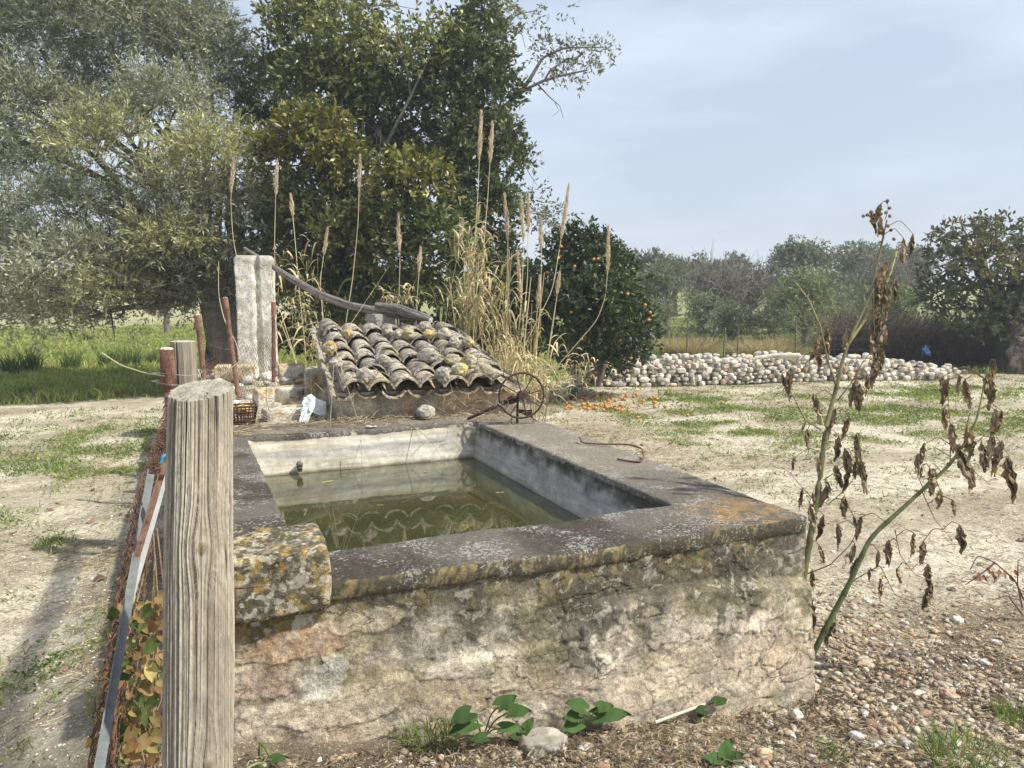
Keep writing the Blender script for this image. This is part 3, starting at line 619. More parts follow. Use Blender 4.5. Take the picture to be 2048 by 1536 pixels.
# iron bolts on it
fp=[p for p in bpy.data.objects if p.name=='wooden_post'][0]
g=G(); p=D(345,832,1.58); g.tube([p+np.array((.03,0,0)),p+np.array((-.008,0,0))],.011,12,(.20,.10,.07)); build('bolt',g,M_rust,fp)
pb2=D(370,750,4.5); wood_post('wooden_post',(pb2[0],pb2[1],0),(pb2[0],pb2[1],D(370,682,4.5)[2]),.072,.070,120,160,np.array((0,-.02,1)),'thinner grey wooden post wired to the rusty pipe behind the nearest post',181)
fp2=bpy.data.objects['wooden_post.001']
pp=D(337,770,4.35)
def pipe(name,pts,rad,lab,cat,col=(.22,.10,.06),n=20,mat=None,cap=None):
    rt=root(name,(pts[0][0],pts[0][1],min(pts[0][2],pts[-1][2])),lab,cat)
    g=G(); g.tube(pts,rad,n,col); build('shaft',g,mat or M_rust,rt)
    if cap:
        q=np.array(pts[-1]); g=G(); V,F=ICO[3]; g.add(V*np.array((cap,cap,cap*.35))+q,F,(.50,.46,.36)); build('mortar_cap',g,M_rock,rt)
    return rt
x0,y0=pp[0],pp[1]; zt=D(336,698,4.35)[2]; zm=D(336,775,4.35)[2]
rp=pipe('rusty_pipe_post',[(x0,y0,-.02),(x0,y0,zm-.03),(x0,y0,zm),(x0,y0,zm+.02),(x0,y0,zt-.002),(x0,y0,zt)],[.024,.024,.036,.038,.038,.036],'fat rusty pipe post with a wider collar, left of the wired wooden post','pipe post',(.13,.062,.042),24,cap=.036)
g=G(); q=D(346,735,4.27); g.box((q[0],q[1],q[2]),(.012,.012,.06),bev=.5,j=.001,sub=2,col=(.26,.14,.10)); build('bracket',g,M_rust,rp)
for k,dz in enumerate((0,.05)):
    g=G(); c1=np.array((pb2[0],pb2[1])); c2=np.array((x0,y0)); th=np.linspace(0,2*np.pi,60); zc=D(370,742,4.5)[2]-dz
    ctr=(c1+c2)/2; ell=np.stack([ctr[0]+np.cos(th)*(.135),ctr[1]+np.sin(th)*.14,zc+.01*np.sin(th*2+k)],-1)
    g.tube(ell,.0022,5,(.34,.34,.34)); build('tie_wire',g,M_galv,fp2)
for (pts,rr_,lab) in (((395,627,412,800,5.5),.019,'short rusty tube post with a yellowed cap, leftmost of the three thin ones'),((450,592,478,800,6.4),.020,'tallest rusty tube post, leaning left beside the white pillar'),((547,600,547,800,7.0),.0175,'rusty tube post with closed top standing before the pillar groove')):
    a=D(pts[2],pts[3],pts[4]); b=D(pts[0],pts[1]+4,pts[4]); dd=a-b; a2=b+dd*((.55-b[2])/dd[2]); k=b+(a2-b)*.10
    pipe('tube_post',[a2,b+(a2-b)*.5,b+(a2-b)*.13,b+(a2-b)*.125,b+(a2-b)*.01,b],[rr_,rr_,rr_,rr_*1.2,rr_*1.2,rr_*1.15],lab,'pipe post',(.21,.12,.085),20,cap=rr_*1.1)

# ---------------------------------------------------------------- chain-link mesh
def chainlink(name,S,nu,nv,rad,col,lab,group=None):   # S(u,v)->xyz, diamonds
    g=G()
    for k in range(nu):
        for sgn in (0,1):
            pts=[]
            for j in range(nv*2+1):
                o=(j%2)*(.5 if not sgn else -.5)
                pts.append(S((k+.5+o)/nu,j/(nv*2)))
            pts=np.array(pts)+(rng.random(3)-.5)*.001; g.tube(pts,rad,3,col,cap=False)
    return tag(build(name,g,M_rust,smooth=False),lab,'fence')
A=D(432,700,6.35); A[2]=0; B=D(556,700,7.0); B[2]=0
def S1(u,v):
    p=A+(B-A)*u; zt_=1.20+.10*abs(u-.5)*2*0+.04*math.sin(u*9); z=.62+(zt_-.62)*v; return np.array((p[0]+.03*math.sin(v*5+u*7),p[1]-.05*math.sin(u*3.1),z))
chainlink('chain_link_mesh',S1,24,10,.0016,(.13,.08,.06),'sagging brown chain link netting between the tube posts in front of the pillar')
A2=D(345,700,5.0);B2=D(432,700,6.35)
def S1b(u,v):
    p=A2+(B2-A2)*u; z=.55+(.52)*v; return np.array((p[0]+.02*math.sin(v*5+u*7),p[1],z))
chainlink('chain_link_mesh',S1b,26,10,.0016,(.13,.08,.06),'low rusty chain link netting behind the wired wooden post')
le=[(338,780,4.3),(330,850,3.4),(302,930,2.75),(276,1020,2.4),(256,1130,2.12),(236,1250,1.92),(214,1370,1.74),(196,1480,1.6),(186,1570,1.52)]
LE=curve([D(*q) for q in le],80); RE=curve([D(q[0]+22+16*math.sin(i*1.3)**2,q[1]+6,q[2]+.30) for i,q in enumerate(le)],80)
def S2(u,v,ph=0.):
    k=min(u,.9999)*79; i=int(k); f=k-i; a_=LE[i]*(1-f)+LE[min(i+1,79)]*f; b_=RE[i]*(1-f)+RE[min(i+1,79)]*f
    q=a_+(b_-a_)*v; return q+np.array((.022*math.sin(v*9+u*25+ph),.02*math.cos(v*7+ph),.012*math.sin(v*11+u*31+ph)))
g=G()
for ph in (0,2.1,4.):
    for k in range(64):
        for sgn in (0,1):
            pts=np.array([S2((k+.5+((j%2)*(.5 if not sgn else -.5)))/64,j/16,ph) for j in range(17)])+(rng.random(3)-.5)*.004; g.tube(pts,.0017,3,np.array((.12,.066,.045))*rng.uniform(.6,1.3),cap=False)
tag(build('rolled_netting',g,M_rust,smooth=False),'rusty roll of chain link netting slumped along the left side of the tank','fence netting')
# top strand wires
g=G(); pts=[D(395,660,5.5),D(420,690,5.9),D(452,700,6.3),D(480,695,6.6),D(520,665,6.9),D(547,632,7.0)]; g.tube(curve(pts,40),.0016,4,(.2,.17,.15)); tag(build('slack_wire',g,M_galv),'slack grey wire hanging between the tube posts','wire')
# bars leaning on the post
def bar(name,a,b,w_,t_,col,lab,mat,angle=True):
    a=np.array(a);b=np.array(b); d=(b-a)/np.linalg.norm(b-a); s=np.cross(d,(0,1,0)); s/=np.linalg.norm(s); q=np.cross(d,s); g=G()
    def slab(o,e1,e2):
        n_=24; ts=np.linspace(0,1,n_); P_=np.array([a+(b-a)*t+.0015*vn(np.array([[t*9,o[0],3.]]),4)[0]*q for t in ts]); V=np.stack([P_+o,P_+o+e1,P_+o+e1+e2,P_+o+e2],1); g.grid(np.transpose(V,(1,0,2))[::1],4,n_,col,closed=True)
        g.add(V[0],[(0,1,2,3)],col); g.add(V[-1],[(3,2,1,0)],col)
    slab(-s*w_/2,s*w_,q*t_)
    if angle: slab(-s*w_/2+q*t_,s*t_,q*w_*.8)
    return tag(build(name,g,mat,smooth=False),lab,'metal bar')
a=D(301,950,2.1);b=D(197,1545,1.42); bb3=a+(b-a)*1.18; bb3=a+(b-a)*((-.0-a[2])/(b-a)[2]); bar('angle_bar',a,bb3,.019,.003,(.15,.165,.165),'long galvanised angle bar leaning against the nearest post',M_galv)
a=D(330,925,1.9);b=D(268,1130,1.85); bar('flat_bar',a,b,.016,.003,(.19,.115,.085),'rusty brown flat bar tucked behind the angle bar',M_rust)
a=D(336,935,1.95);b=D(262,1200,1.9); bar('white_strip',a,b,.013,.004,(.46,.47,.46),'chipped white painted metal slat behind the rusty flat bar',M_plain,False)
g=G(); pts=[D(322,925,1.85),D(326,913,1.85),D(335,909,1.86),D(345,915,1.87),D(350,925,1.88)]; g.tube(curve(pts,20),.0045,6,(.05,.24,.38)); tag(build('blue_twine',g,M_plain),'loop of bright blue twine tying the bars to the post','twine')
g=G(); g.tube(curve([D(204,706,4.6),D(240,730,4.5),D(290,746,4.4),D(330,752,4.3)],30),[.004]*30,5,(.58,.50,.30)); tag(build('dry_stalk',g,M_reed),'bent straw coloured cane sticking out left of the pipe post','cane')

# ---------------------------------------------------------------- iron hand wheel and bits on the coping
wc=Q(1043,791,4.86); wh=root('iron_wheel',(wc[0],wc[1],TZ),'rusty spoked iron hand wheel on a shaft standing on the tank corner','wheel')
nd=np.array((_f[0],_f[1],0.)); nd=nd/np.linalg.norm(nd); nd=np.array((nd[0]*math.cos(.18)-nd[1]*math.sin(.18),nd[0]*math.sin(.18)+nd[1]*math.cos(.18),0)); sd_=np.array((nd[1],-nd[0],0)); RW=.158
RC=(.075,.043,.033)
th=np.linspace(0,2*np.pi,64); g=G(); g.tube(wc+RW*(np.cos(th)[:,None]*sd_+np.sin(th)[:,None]*np.array((0,0,1))),.0075,8,RC,cap=False); build('rim',g,M_rust,wh)
for k in range(8):
    a=k*math.pi/4+.25; d=math.cos(a)*sd_+math.sin(a)*np.array((0,0,1)); g=G(); g.tube([wc+d*.02-nd*.02,wc+d*(RW-.002)],.0045,6,RC); build('spoke',g,M_rust,wh)
for a in (-1.98,-1.1,.35,2.3,2.95,-.35):
    d=math.cos(a)*sd_+math.sin(a)*np.array((0,0,1)); g=G(); L=.052 if a<-1 else .05; e=wc+d*(RW+L); g.tube([wc+d*RW,wc+d*(RW+L*.6)],.0035,5,RC); 
    pe=np.cross(d,nd); g.tube([wc+d*(RW+L*.55),e+pe*.014],.0032,5,RC); g.tube([wc+d*(RW+L*.55),e-pe*.012],.0032,5,RC); build('forked_tip',g,M_rust,wh)
g=G(); g.tube([wc+nd*.03,wc-nd*.035],[.03,.026],12,RC); g.box(wc+np.array((.012,0,.012)),(.03,.02,.022),rz=.4,bev=.5,j=.003,sub=4,col=RC); build('hub',g,M_rust,wh)
g=G(); e=Q(935,838,5.12); g.tube([wc-nd*.01,wc+(e-wc)*.22,e],[.016,.0125,.011],12,RC); g.tube([wc+(e-wc)*.13,wc+(e-wc)*.24],[.032,.026],14,RC); build('shaft',g,M_rust,wh)
g=G(); g.tube([wc+np.array((-.02,.02,-.01)),np.array((wc[0]-.01,wc[1]+.05,TZ))],[.009,.010],8,(.05,.04,.025)); build('support',g,M_rust,wh)
# bent rebar on the right coping
g=G(); pts=[P(1160,875,TZ+.03),P(1163,886,TZ+.012),P(1200,888,TZ+.012),P(1260,889,TZ+.014),P(1284,897,TZ+.02),P(1288,915,TZ+.02),P(1280,925,TZ+.012),P(1255,922,TZ+.01),P(1235,918,TZ+.01)]
g.tube(curve(pts,60),.0052,8,(.13,.07,.05)); tag(build('bent_rod',g,M_rust),'rusty iron rod bent into a hook lying on the right hand coping','rod')
p=P(852,838,TZ); g=G(); rock(g,(p[0],p[1],TZ+.05),(.078,.065,.058),401,4,.3,((.36,.33,.27),(.46,.43,.36)),rough=.1); tag(build('loose_stone',g,M_rock),'round mossy grey stone sitting on the coping in front of the hut','stone')
def cloth(name,cx,cy,cz,pts,lab,mat,col,seed,thick=.008):
    pass
g=G(); # torn white sack hanging over the platform edge
def sheet(g,ctrl,nu,nv,col,seed,amp=.02,ragged=.18):
    # ctrl: grid of 3D control points rows x cols
    ctrl=np.array(ctrl,float); r_,c_=ctrl.shape[:2]; U=np.linspace(0,r_-1,nu); W=np.linspace(0,c_-1,nv)
    a=np.stack([np.stack([np.interp(U,np.arange(r_),ctrl[:,j,k]) for j in range(c_)],-1) for k in range(3)],-1)
    b=np.stack([np.stack([np.interp(W,np.arange(c_),a[i,:,k]) for i in range(nu)],0) for k in range(3)],-1)
    f=b.reshape(-1,3); n_=np.stack([fbm(f*13+k*7,4,seed+k) for k in range(3)],-1)*amp; fold=np.sin(f[:,0]*95+f[:,2]*30+3*n_[:,0]/amp)*amp*.25
    f=f+n_; f[:,1]+=fold
    uu,ww=np.meshgrid(np.linspace(0,1,nu),np.linspace(0,1,nv),indexing='ij'); ed=np.minimum(np.minimum(uu,1-uu),np.minimum(ww,1-ww)).ravel()
    keep=ed>ragged*(.5+.5*vn(f*28,seed+9))*.5
    a=np.arange(nu*nv).reshape(nu,nv); F=np.stack([a[:-1,:-1],a[1:,:-1],a[1:,1:],a[:-1,1:]],-1).reshape(-1,4); F=F[keep[F].all(1)]
    g.add(f,F,col)
sheet(g,[[D(600,800,5.72),D(625,786,5.78),D(652,800,5.75)],[D(598,822,5.66),D(625,812,5.6),D(656,826,5.68)],[D(600,838,5.6),D(622,828,5.55),D(652,835,5.62)]],60,60,(.70,.72,.74),500)
sheet(g,[[D(606,812,5.6),D(632,812,5.6)],[D(598,832,5.55),D(622,832,5.55)],[D(592,850,5.5),D(612,850,5.5)]],50,24,(.70,.72,.74),520,.012,.1)
sack=build('torn_sack',g,M_plain); tag(sack,'crumpled torn white plastic sack beside the hut wall','sack')
g=G(); c_=P(743,853,TZ+.012); sheet(g,[[c_+np.array((-.05,-.03,.0)),c_+np.array((.05,-.02,0))],[c_+np.array((-.04,.03,.01)),c_+np.array((.055,.03,.0))]],26,26,(.72,.73,.74),530,.012,.5); tag(build('plastic_scrap',g,M_plain),'small scrap of white plastic lying on the far coping','litter')
# perforated brown crate
cc=P(486,845,TZ+.01); cr_=root('plastic_crate',(cc[0],cc[1],TZ+.01),'small brown perforated plastic basket with rubble in it at the platform edge','basket')
g=G(); hw,hd,hh=.085,.07,.12
for (ax,sg) in ((0,-1),(0,1),(1,-1),(1,1)):
    nC,nR=7,6
    for i in range(nC+1):
        t=-1+2*i/nC
        for (rr0) in (0,):
            top_=np.array((hw*1.1*sg if ax==0 else hw*1.1*t, hd*1.1*t if ax==0 else hd*1.1*sg,hh)); bo=np.array((hw*.85*sg if ax==0 else hw*.85*t, hd*.85*t if ax==0 else hd*.85*sg,0))
            g.tube([cc+bo,cc+top_],.0042,4,(.085,.04,.03))
    for j in range(nR+1):
        s=.85+.25*j/nR; zz=hh*j/nR
        a_=np.array((hw*s*sg if ax==0 else -hw*s, -hd*s if ax==0 else hd*s*sg,zz)); b_=np.array((hw*s*sg if ax==0 else hw*s, hd*s if ax==0 else hd*s*sg,zz)); g.tube([cc+a_,cc+b_],.0045 if j<nR else .007,4,(.085,.04,.03))
g.box(cc+np.array((0,0,.004)),(hw*.85,hd*.85,.004),col=(.085,.04,.03)); build('basket_walls',g,M_plain,cr_)
g=G(); rock(g,cc+np.array((0,.0,.085)),(.075,.06,.045),541,3,0,YL); tag(build('rubble_stone',g,M_rock),'ochre crusted rubble stone filling the brown basket','stone')
g=G(); p=D(470,812,5.3); g.tube(curve([p+np.array((-.01,0,.03)),p+np.array((-.03,0,0)),p+np.array((-.01,0,-.035))],14),.008,8,(.7,.68,.62)); tag(build('white_hook',g,M_plain),'white curled plastic hook beside the brown basket','hook')
# dressed blocks and rubble round the pillar
for (px,py,dep,h,cc_,lab) in ((528,800,6.15,(.07,.09,.10),(.58,.55,.46),'upright pale cut stone left of the white sack'),(575,790,6.4,(.13,.1,.07),(.37,.34,.28),'grey weathered block behind the pale cut stone'),(580,832,5.85,(.19,.13,.065),(.50,.46,.37),'long cream block with ochre stains under the sack'),(583,748,7.4,(.12,.12,.085),(.52,.40,.22),'ochre topped block at the right foot of the pillar'),(640,775,6.4,(.12,.12,.16),(.27,.26,.22),'dull grey block against the hut side wall'),(470,745,7.6,(.18,.12,.08),(.50,.41,.25),'ochre stained block at the left foot of the pillar')):
    c_=D(px,py,dep); g=G(); g.box(c_,h,rz=random.uniform(-.2,.1),bev=.3,j=.012,sub=14,col=cc_)
    V=np.concatenate(g.v); C=lerp(cc_,(.62,.58,.5),sst(-.1,.4,fbm(V*9,4,600))); C=over(C,(.46,.31,.1),.6*sst(.1,.3,fbm(V*7,4,601))); C=over(C,(.12,.1,.08),.6*sst(.2,.35,fbm(V*22,3,602))); g.c=[C]; g.v=[V]
    tag(build('stone_block',g,M_plaster),lab,'block','blocks left of the hut')
rr_=np.random.default_rng(44); g=G()
for i in range(150):
    x_=rr_.uniform(-.05,1.0); y_=rr_.uniform(6.4,8.9); s=rr_.uniform(.03,.08)
    rock(g,(x_,y_,PLZ+.02+rr_.uniform(0,.12)*(y_>7.2)),(s,s*.9,s*.7),i,2,rr_.uniform(0,3),rr_.choice([.5,.6,.42])*np.array((1,.94,.84)))
tag(build('rubble_heap',g,M_stone),'heap of small pale rubble stones round the pillar foot','rubble',kind='stuff')

# ---------------------------------------------------------------- dry-stone wall
wl=[P(1150,776,0),P(1300,772,0),P(1500,768,0),P(1690,764,0)]; wl=np.array([w_[:2] for w_ in wl])
wd=np.r_[0,np.cumsum(np.linalg.norm(np.diff(wl,axis=0),axis=1))]
def wallstones(path,dist,s0,s1,hfun,seed,name,lab,loose=0.):
    rr=np.random.default_rng(seed); g=G(); k=0
    for layer in (0,1,2):
        z=.045
        row=0
        while z<.62:
            s=s0+rr.uniform(-.05,.05)
            while s<s1:
                r=rr.choice([rr.uniform(.03,.055),rr.uniform(.045,.075),rr.uniform(.055,.095)])
                if z<hfun(s)+rr.uniform(-.03,.03):
                    x_=np.interp(s,dist,path[:,0]); y_=np.interp(s,dist,path[:,1])
                    cc=np.array((.56,.535,.485))*rr.uniform(.6,1.3); cc=cc*np.array((1,rr.uniform(.93,1),rr.uniform(.84,1)))
                    if rr.random()<.12: cc=cc*np.array((1,.82,.66))
                    off=(.0,.16,.32)[layer]
                    rock(g,(x_+rr.uniform(-.02,.02)+.28*off,y_+off+rr.uniform(-.03,.03)*(1+3*loose),hgt(x_,y_).item()+z+rr.uniform(-.015,.015)),(r*rr.uniform(.95,1.6),r*1.1,r*rr.uniform(.7,1.15)),900+k,2,rr.uniform(-.4,.4),cc,facets=9,rough=.13,sharp=40,boxy=.72); k+=1
                s+=r*2.0
            z+=.075; row+=1
    return tag(build(name,g,M_stone,smooth=False),lab,'stone wall')
wallstones(wl,wd,0,wd[-1],lambda s:.50-.10*max(0,(s-wd[-1]+1.2)/1.2)*(s>wd[-1]-1.2)-.0*s,61,'dry_stone_wall','long low dry stone wall of pale round stones across the yard')
wr=np.array([P(x_,y_,0)[:2] for x_,y_ in ((1690,763),(1780,760),(1930,754))]); wdr=np.r_[0,np.cumsum(np.linalg.norm(np.diff(wr,axis=0),axis=1))]
wallstones(wr,wdr,0,wdr[-1],lambda s:.30+.12*math.sin(s*1.3+1),62,'collapsed_stone_wall','collapsed end of the stone wall tumbling down at the right','1' and 1.)
bw=D(1500,709,13.3); g=G(); g.tube(curve([D(1510,716,13.2),D(1545,712,13.2),D(1600,713,13.0)],20),np.linspace(.03,.06,20),8,(.62,.57,.48)); tag(build('bleached_branch',g,M_bark),'bleached branch lying on top of the stone wall','branch')

# ---------------------------------------------------------------- foliage
DENS=1.
def unit(a): return a/(np.linalg.norm(a,axis=-1,keepdims=True)+1e-9)
def leaves(g,base,d,L,W,col,rg,up=0.):
    n_=len(base); side=unit(np.cross(d,rg.normal(size=(n_,3)))); L=np.broadcast_to(L,(n_,))[:,None]; W=np.broadcast_to(W,(n_,))[:,None]
    m_=base+d*L*.5; V=np.stack([base,m_+side*W/2,base+d*L,m_-side*W/2],1).reshape(-1,3); i=np.arange(n_)[:,None]*4; F=i+np.array([[0,1,2,3]])
    g.add(V,F,np.repeat(col,4,axis=0))
def crown(clumps,per_m3,L,W,cols,seed,gap=.0,tw=.22,up=.25,shell=.45,lpt=9,spread=.8,gs=1.6,fill=None):
    """clumps: (center xyz, (rx,ry,rz), tint, density)"""
    rg=np.random.default_rng(seed); g=G(); tg=G()
    for ci,(c,rad,tint,den) in enumerate(clumps):
        c=np.array(c,float); rad=np.array(rad,float); vol=4.19*rad.prod(); n_=int(vol*per_m3*den/lpt)+4
        d=unit(rg.normal(size=(n_,3))); d[:,2]=np.where(d[:,2]<-.6,-d[:,2]*.4,d[:,2]); rr=(shell+(1-shell)*rg.random(n_)**.6)
        lump=1+.22*fbm(d*2.1+ci*7,3,seed+ci)
        p=c+d*rad*(rr*lump)[:,None]
        keep=fbm(p*gs,3,seed+3)>gap-.55; p=p[keep]; d=d[keep]; n_=len(p)
        td=unit(d*.7+rg.normal(size=(n_,3))*.6+np.array((0,0,up)))
        t=rg.random((n_,lpt)); b=p[:,None]+td[:,None]*(t*tw)[...,None]+rg.normal(size=(n_,lpt,3))*.012
        ld=unit(td[:,None]*.9+rg.normal(size=(n_,lpt,3))*spread)
        tone=rg.uniform(.65,1.35,(n_,lpt,1)); ctone=(1+.3*fbm(p*2.2,3,seed+8))[:,None,None]
        base=np.array(cols[0])*(1-rg.random((n_,lpt,1)))+0; u=rg.random((n_,lpt,1)); base=np.array(cols[0])*(1-u)+np.array(cols[1])*u
        if len(cols)>2: k=(rg.random((n_,lpt,1))<cols[3]); base=np.where(k,np.array(cols[2]),base)
        cc=base*tone*ctone*np.array(tint)
        leaves(g,b.reshape(-1,3),ld.reshape(-1,3),L*rg.uniform(.7,1.25,n_*lpt),W*rg.uniform(.7,1.25,n_*lpt),cc.reshape(-1,3),rg)
        # twigs carrying them
        m_=rg.random(n_)<.5; q=p[m_]; e=q+td[m_]*tw*1.1; s_=unit(np.cross(td[m_],rg.normal(size=(len(q),3))))*.0035
        g.add(np.stack([q-s_,q+s_,e],1).reshape(-1,3),np.arange(len(q)*3).reshape(-1,3),(.24,.21,.18))
    return g,tg
def limbs(g,start,targets,r0,col,seed,side=5,sag=.1,n=8):
    rg=np.random.default_rng(seed)
    for t in targets:
        t=np.array(t,float); s=np.array(start,float); m1=s+(t-s)*.35+np.array((0,0,.25*abs(t[2]-s[2])*.6))+rg.normal(size=3)*sag; m2=s+(t-s)*.7+rg.normal(size=3)*sag*1.3+np.array((0,0,sag))
        q=curve([s,m1,m2,t],14); g.tube(q,np.linspace(r0,r0*.22,14),n,col,wob=.3)
        for _ in range(side):
            k=rg.integers(5,13); d=unit(rg.normal(size=3)+np.array((0,0,.3))); L=rg.uniform(.4,1.)*np.linalg.norm(t-s)*.3
            g.tube(curve([q[k],q[k]+d*L*.5+rg.normal(size=3)*.05,q[k]+d*L+rg.normal(size=3)*.1],7),np.linspace(r0*.3,r0*.08,7),5,col,cap=False)
def tree(name,base,lab,cat,tr,cl,matleaf,per,L,W,cols,seed,limbs_from=None,bark=(.14,.12,.10),group=None,r0=.08,side=5,forks=None,**k):
    rt=root(name,base,lab,cat,group); g=G()
    for (pts,rad) in tr: q=curve(pts,26); g.tube(q,np.interp(np.linspace(0,1,26),np.linspace(0,1,len(rad)),rad),14,bark,wob=.5)
    if limbs_from is not None:
        limbs(g,limbs_from,[c for c,_,_,_ in cl],r0,bark,seed,side)
    build('trunk',g,M_bark,rt)
    if cl:
        g=crown(cl,per*DENS,L,W,cols,seed,**k)[0]; build('crown',g,matleaf,rt,smooth=False)
    return rt
def CL(lst,asp=1.,dfac=.9):     # (px,py,rx_px,ry_px,depth,tint,density)
    out=[]
    for (px,py,rx,ry,dep,ti,de) in lst:
        s=dep/FPX; out.append((D(px,py,dep),(rx*s,rx*s*dfac,ry*s),ti,de))
    return out
OL=((.19,.205,.145),(.30,.315,.24),(.48,.49,.42),.18)
ob=D(450,748,12.5); ob[2]=hgt(ob[0],ob[1]).item()-.05
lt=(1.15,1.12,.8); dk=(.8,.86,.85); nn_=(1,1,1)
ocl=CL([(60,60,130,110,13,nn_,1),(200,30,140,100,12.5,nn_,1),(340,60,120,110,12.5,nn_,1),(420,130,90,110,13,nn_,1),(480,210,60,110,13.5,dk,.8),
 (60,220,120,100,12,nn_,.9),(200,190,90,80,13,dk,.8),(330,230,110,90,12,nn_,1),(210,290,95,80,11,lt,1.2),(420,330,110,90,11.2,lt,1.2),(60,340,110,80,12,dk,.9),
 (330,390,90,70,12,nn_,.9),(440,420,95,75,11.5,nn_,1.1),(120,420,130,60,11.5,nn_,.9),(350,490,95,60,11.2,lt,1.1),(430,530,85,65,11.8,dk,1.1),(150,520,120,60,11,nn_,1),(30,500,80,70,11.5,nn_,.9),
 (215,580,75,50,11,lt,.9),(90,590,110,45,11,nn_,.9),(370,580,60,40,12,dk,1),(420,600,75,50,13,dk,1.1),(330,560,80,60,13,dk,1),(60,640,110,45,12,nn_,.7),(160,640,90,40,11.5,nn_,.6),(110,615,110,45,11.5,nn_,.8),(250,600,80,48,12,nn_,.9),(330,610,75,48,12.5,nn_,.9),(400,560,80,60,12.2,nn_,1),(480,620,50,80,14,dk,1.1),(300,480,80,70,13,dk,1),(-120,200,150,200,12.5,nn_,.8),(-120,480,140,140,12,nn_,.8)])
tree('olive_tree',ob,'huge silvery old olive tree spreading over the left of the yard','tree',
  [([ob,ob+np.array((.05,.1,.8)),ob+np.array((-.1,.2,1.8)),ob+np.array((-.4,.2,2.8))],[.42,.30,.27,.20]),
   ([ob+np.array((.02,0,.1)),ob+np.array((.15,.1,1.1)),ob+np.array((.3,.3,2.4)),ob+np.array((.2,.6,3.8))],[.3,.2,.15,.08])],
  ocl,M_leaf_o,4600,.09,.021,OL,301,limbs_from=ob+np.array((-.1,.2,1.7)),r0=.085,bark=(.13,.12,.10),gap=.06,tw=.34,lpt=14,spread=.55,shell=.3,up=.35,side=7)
CB=((.06,.075,.026),(.125,.14,.045),(.23,.22,.07),.16)
cb_=D(690,735,12.5); cb_[2]=hgt(cb_[0],cb_[1]).item()-.05
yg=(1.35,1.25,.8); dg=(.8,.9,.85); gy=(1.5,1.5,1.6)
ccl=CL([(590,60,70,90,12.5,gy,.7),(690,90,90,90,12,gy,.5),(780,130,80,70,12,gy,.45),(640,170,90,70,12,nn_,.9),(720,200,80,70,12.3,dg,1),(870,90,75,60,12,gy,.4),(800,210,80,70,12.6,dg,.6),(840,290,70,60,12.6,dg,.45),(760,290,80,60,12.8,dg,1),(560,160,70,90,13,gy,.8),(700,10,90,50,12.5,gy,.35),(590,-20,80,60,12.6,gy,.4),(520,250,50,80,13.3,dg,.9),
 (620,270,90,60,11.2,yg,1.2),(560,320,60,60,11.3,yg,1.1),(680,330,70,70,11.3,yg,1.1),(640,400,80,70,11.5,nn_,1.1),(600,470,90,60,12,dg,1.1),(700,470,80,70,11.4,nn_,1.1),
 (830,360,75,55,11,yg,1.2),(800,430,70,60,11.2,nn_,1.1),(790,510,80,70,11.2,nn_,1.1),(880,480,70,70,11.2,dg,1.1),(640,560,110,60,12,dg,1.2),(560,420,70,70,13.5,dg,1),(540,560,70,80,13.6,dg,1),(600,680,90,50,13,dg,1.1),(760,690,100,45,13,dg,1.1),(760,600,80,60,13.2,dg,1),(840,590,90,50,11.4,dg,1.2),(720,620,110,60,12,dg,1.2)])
tree('carob_tree',cb_,'dark bushy evergreen carob tree behind the canes left of centre','tree',
  [([cb_,cb_+np.array((-.05,0,1.2)),cb_+np.array((0,.1,2.5)),D(695,300,12.4),D(708,60,12.4),D(712,-40,12.4)],[.22,.17,.14,.10,.06,.03]),
   ([cb_+np.array((.1,0,.9)),D(790,330,12.3),D(750,250,12.3)],[.11,.08,.04])],
  ccl,M_leaf_c,4300,.10,.043,CB,311,limbs_from=cb_+np.array((0,0,2.0)),r0=.055,bark=(.21,.19,.165),gap=.0,tw=.16,lpt=9,spread=.8,shell=.35,side=4)
c2=D(905,745,13); c2[2]=hgt(c2[0],c2[1]).item()-.05
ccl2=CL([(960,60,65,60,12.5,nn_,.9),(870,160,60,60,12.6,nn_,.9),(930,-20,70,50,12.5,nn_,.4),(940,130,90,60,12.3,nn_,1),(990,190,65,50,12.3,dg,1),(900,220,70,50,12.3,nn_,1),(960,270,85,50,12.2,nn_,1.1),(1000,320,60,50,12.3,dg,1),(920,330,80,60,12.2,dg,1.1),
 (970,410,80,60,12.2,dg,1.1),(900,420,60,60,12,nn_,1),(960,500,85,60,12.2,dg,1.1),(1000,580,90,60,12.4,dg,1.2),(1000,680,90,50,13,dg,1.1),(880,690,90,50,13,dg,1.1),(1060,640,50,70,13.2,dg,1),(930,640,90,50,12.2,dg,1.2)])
tree('carob_tree',c2,'taller darker carob tree standing between the canes and the orange tree','tree',
  [([c2,c2+np.array((0,0,1.5)),D(930,330,12.8),D(900,240,12.6),D(925,130,12.5)],[.2,.15,.11,.08,.04])],
  ccl2,M_leaf_c,4300,.10,.043,((.055,.072,.03),(.105,.125,.05),(.20,.20,.08),.1),321,limbs_from=c2+np.array((0,0,2.0)),r0=.055,bark=(.28,.25,.22),tw=.16,lpt=9,shell=.35,side=4)
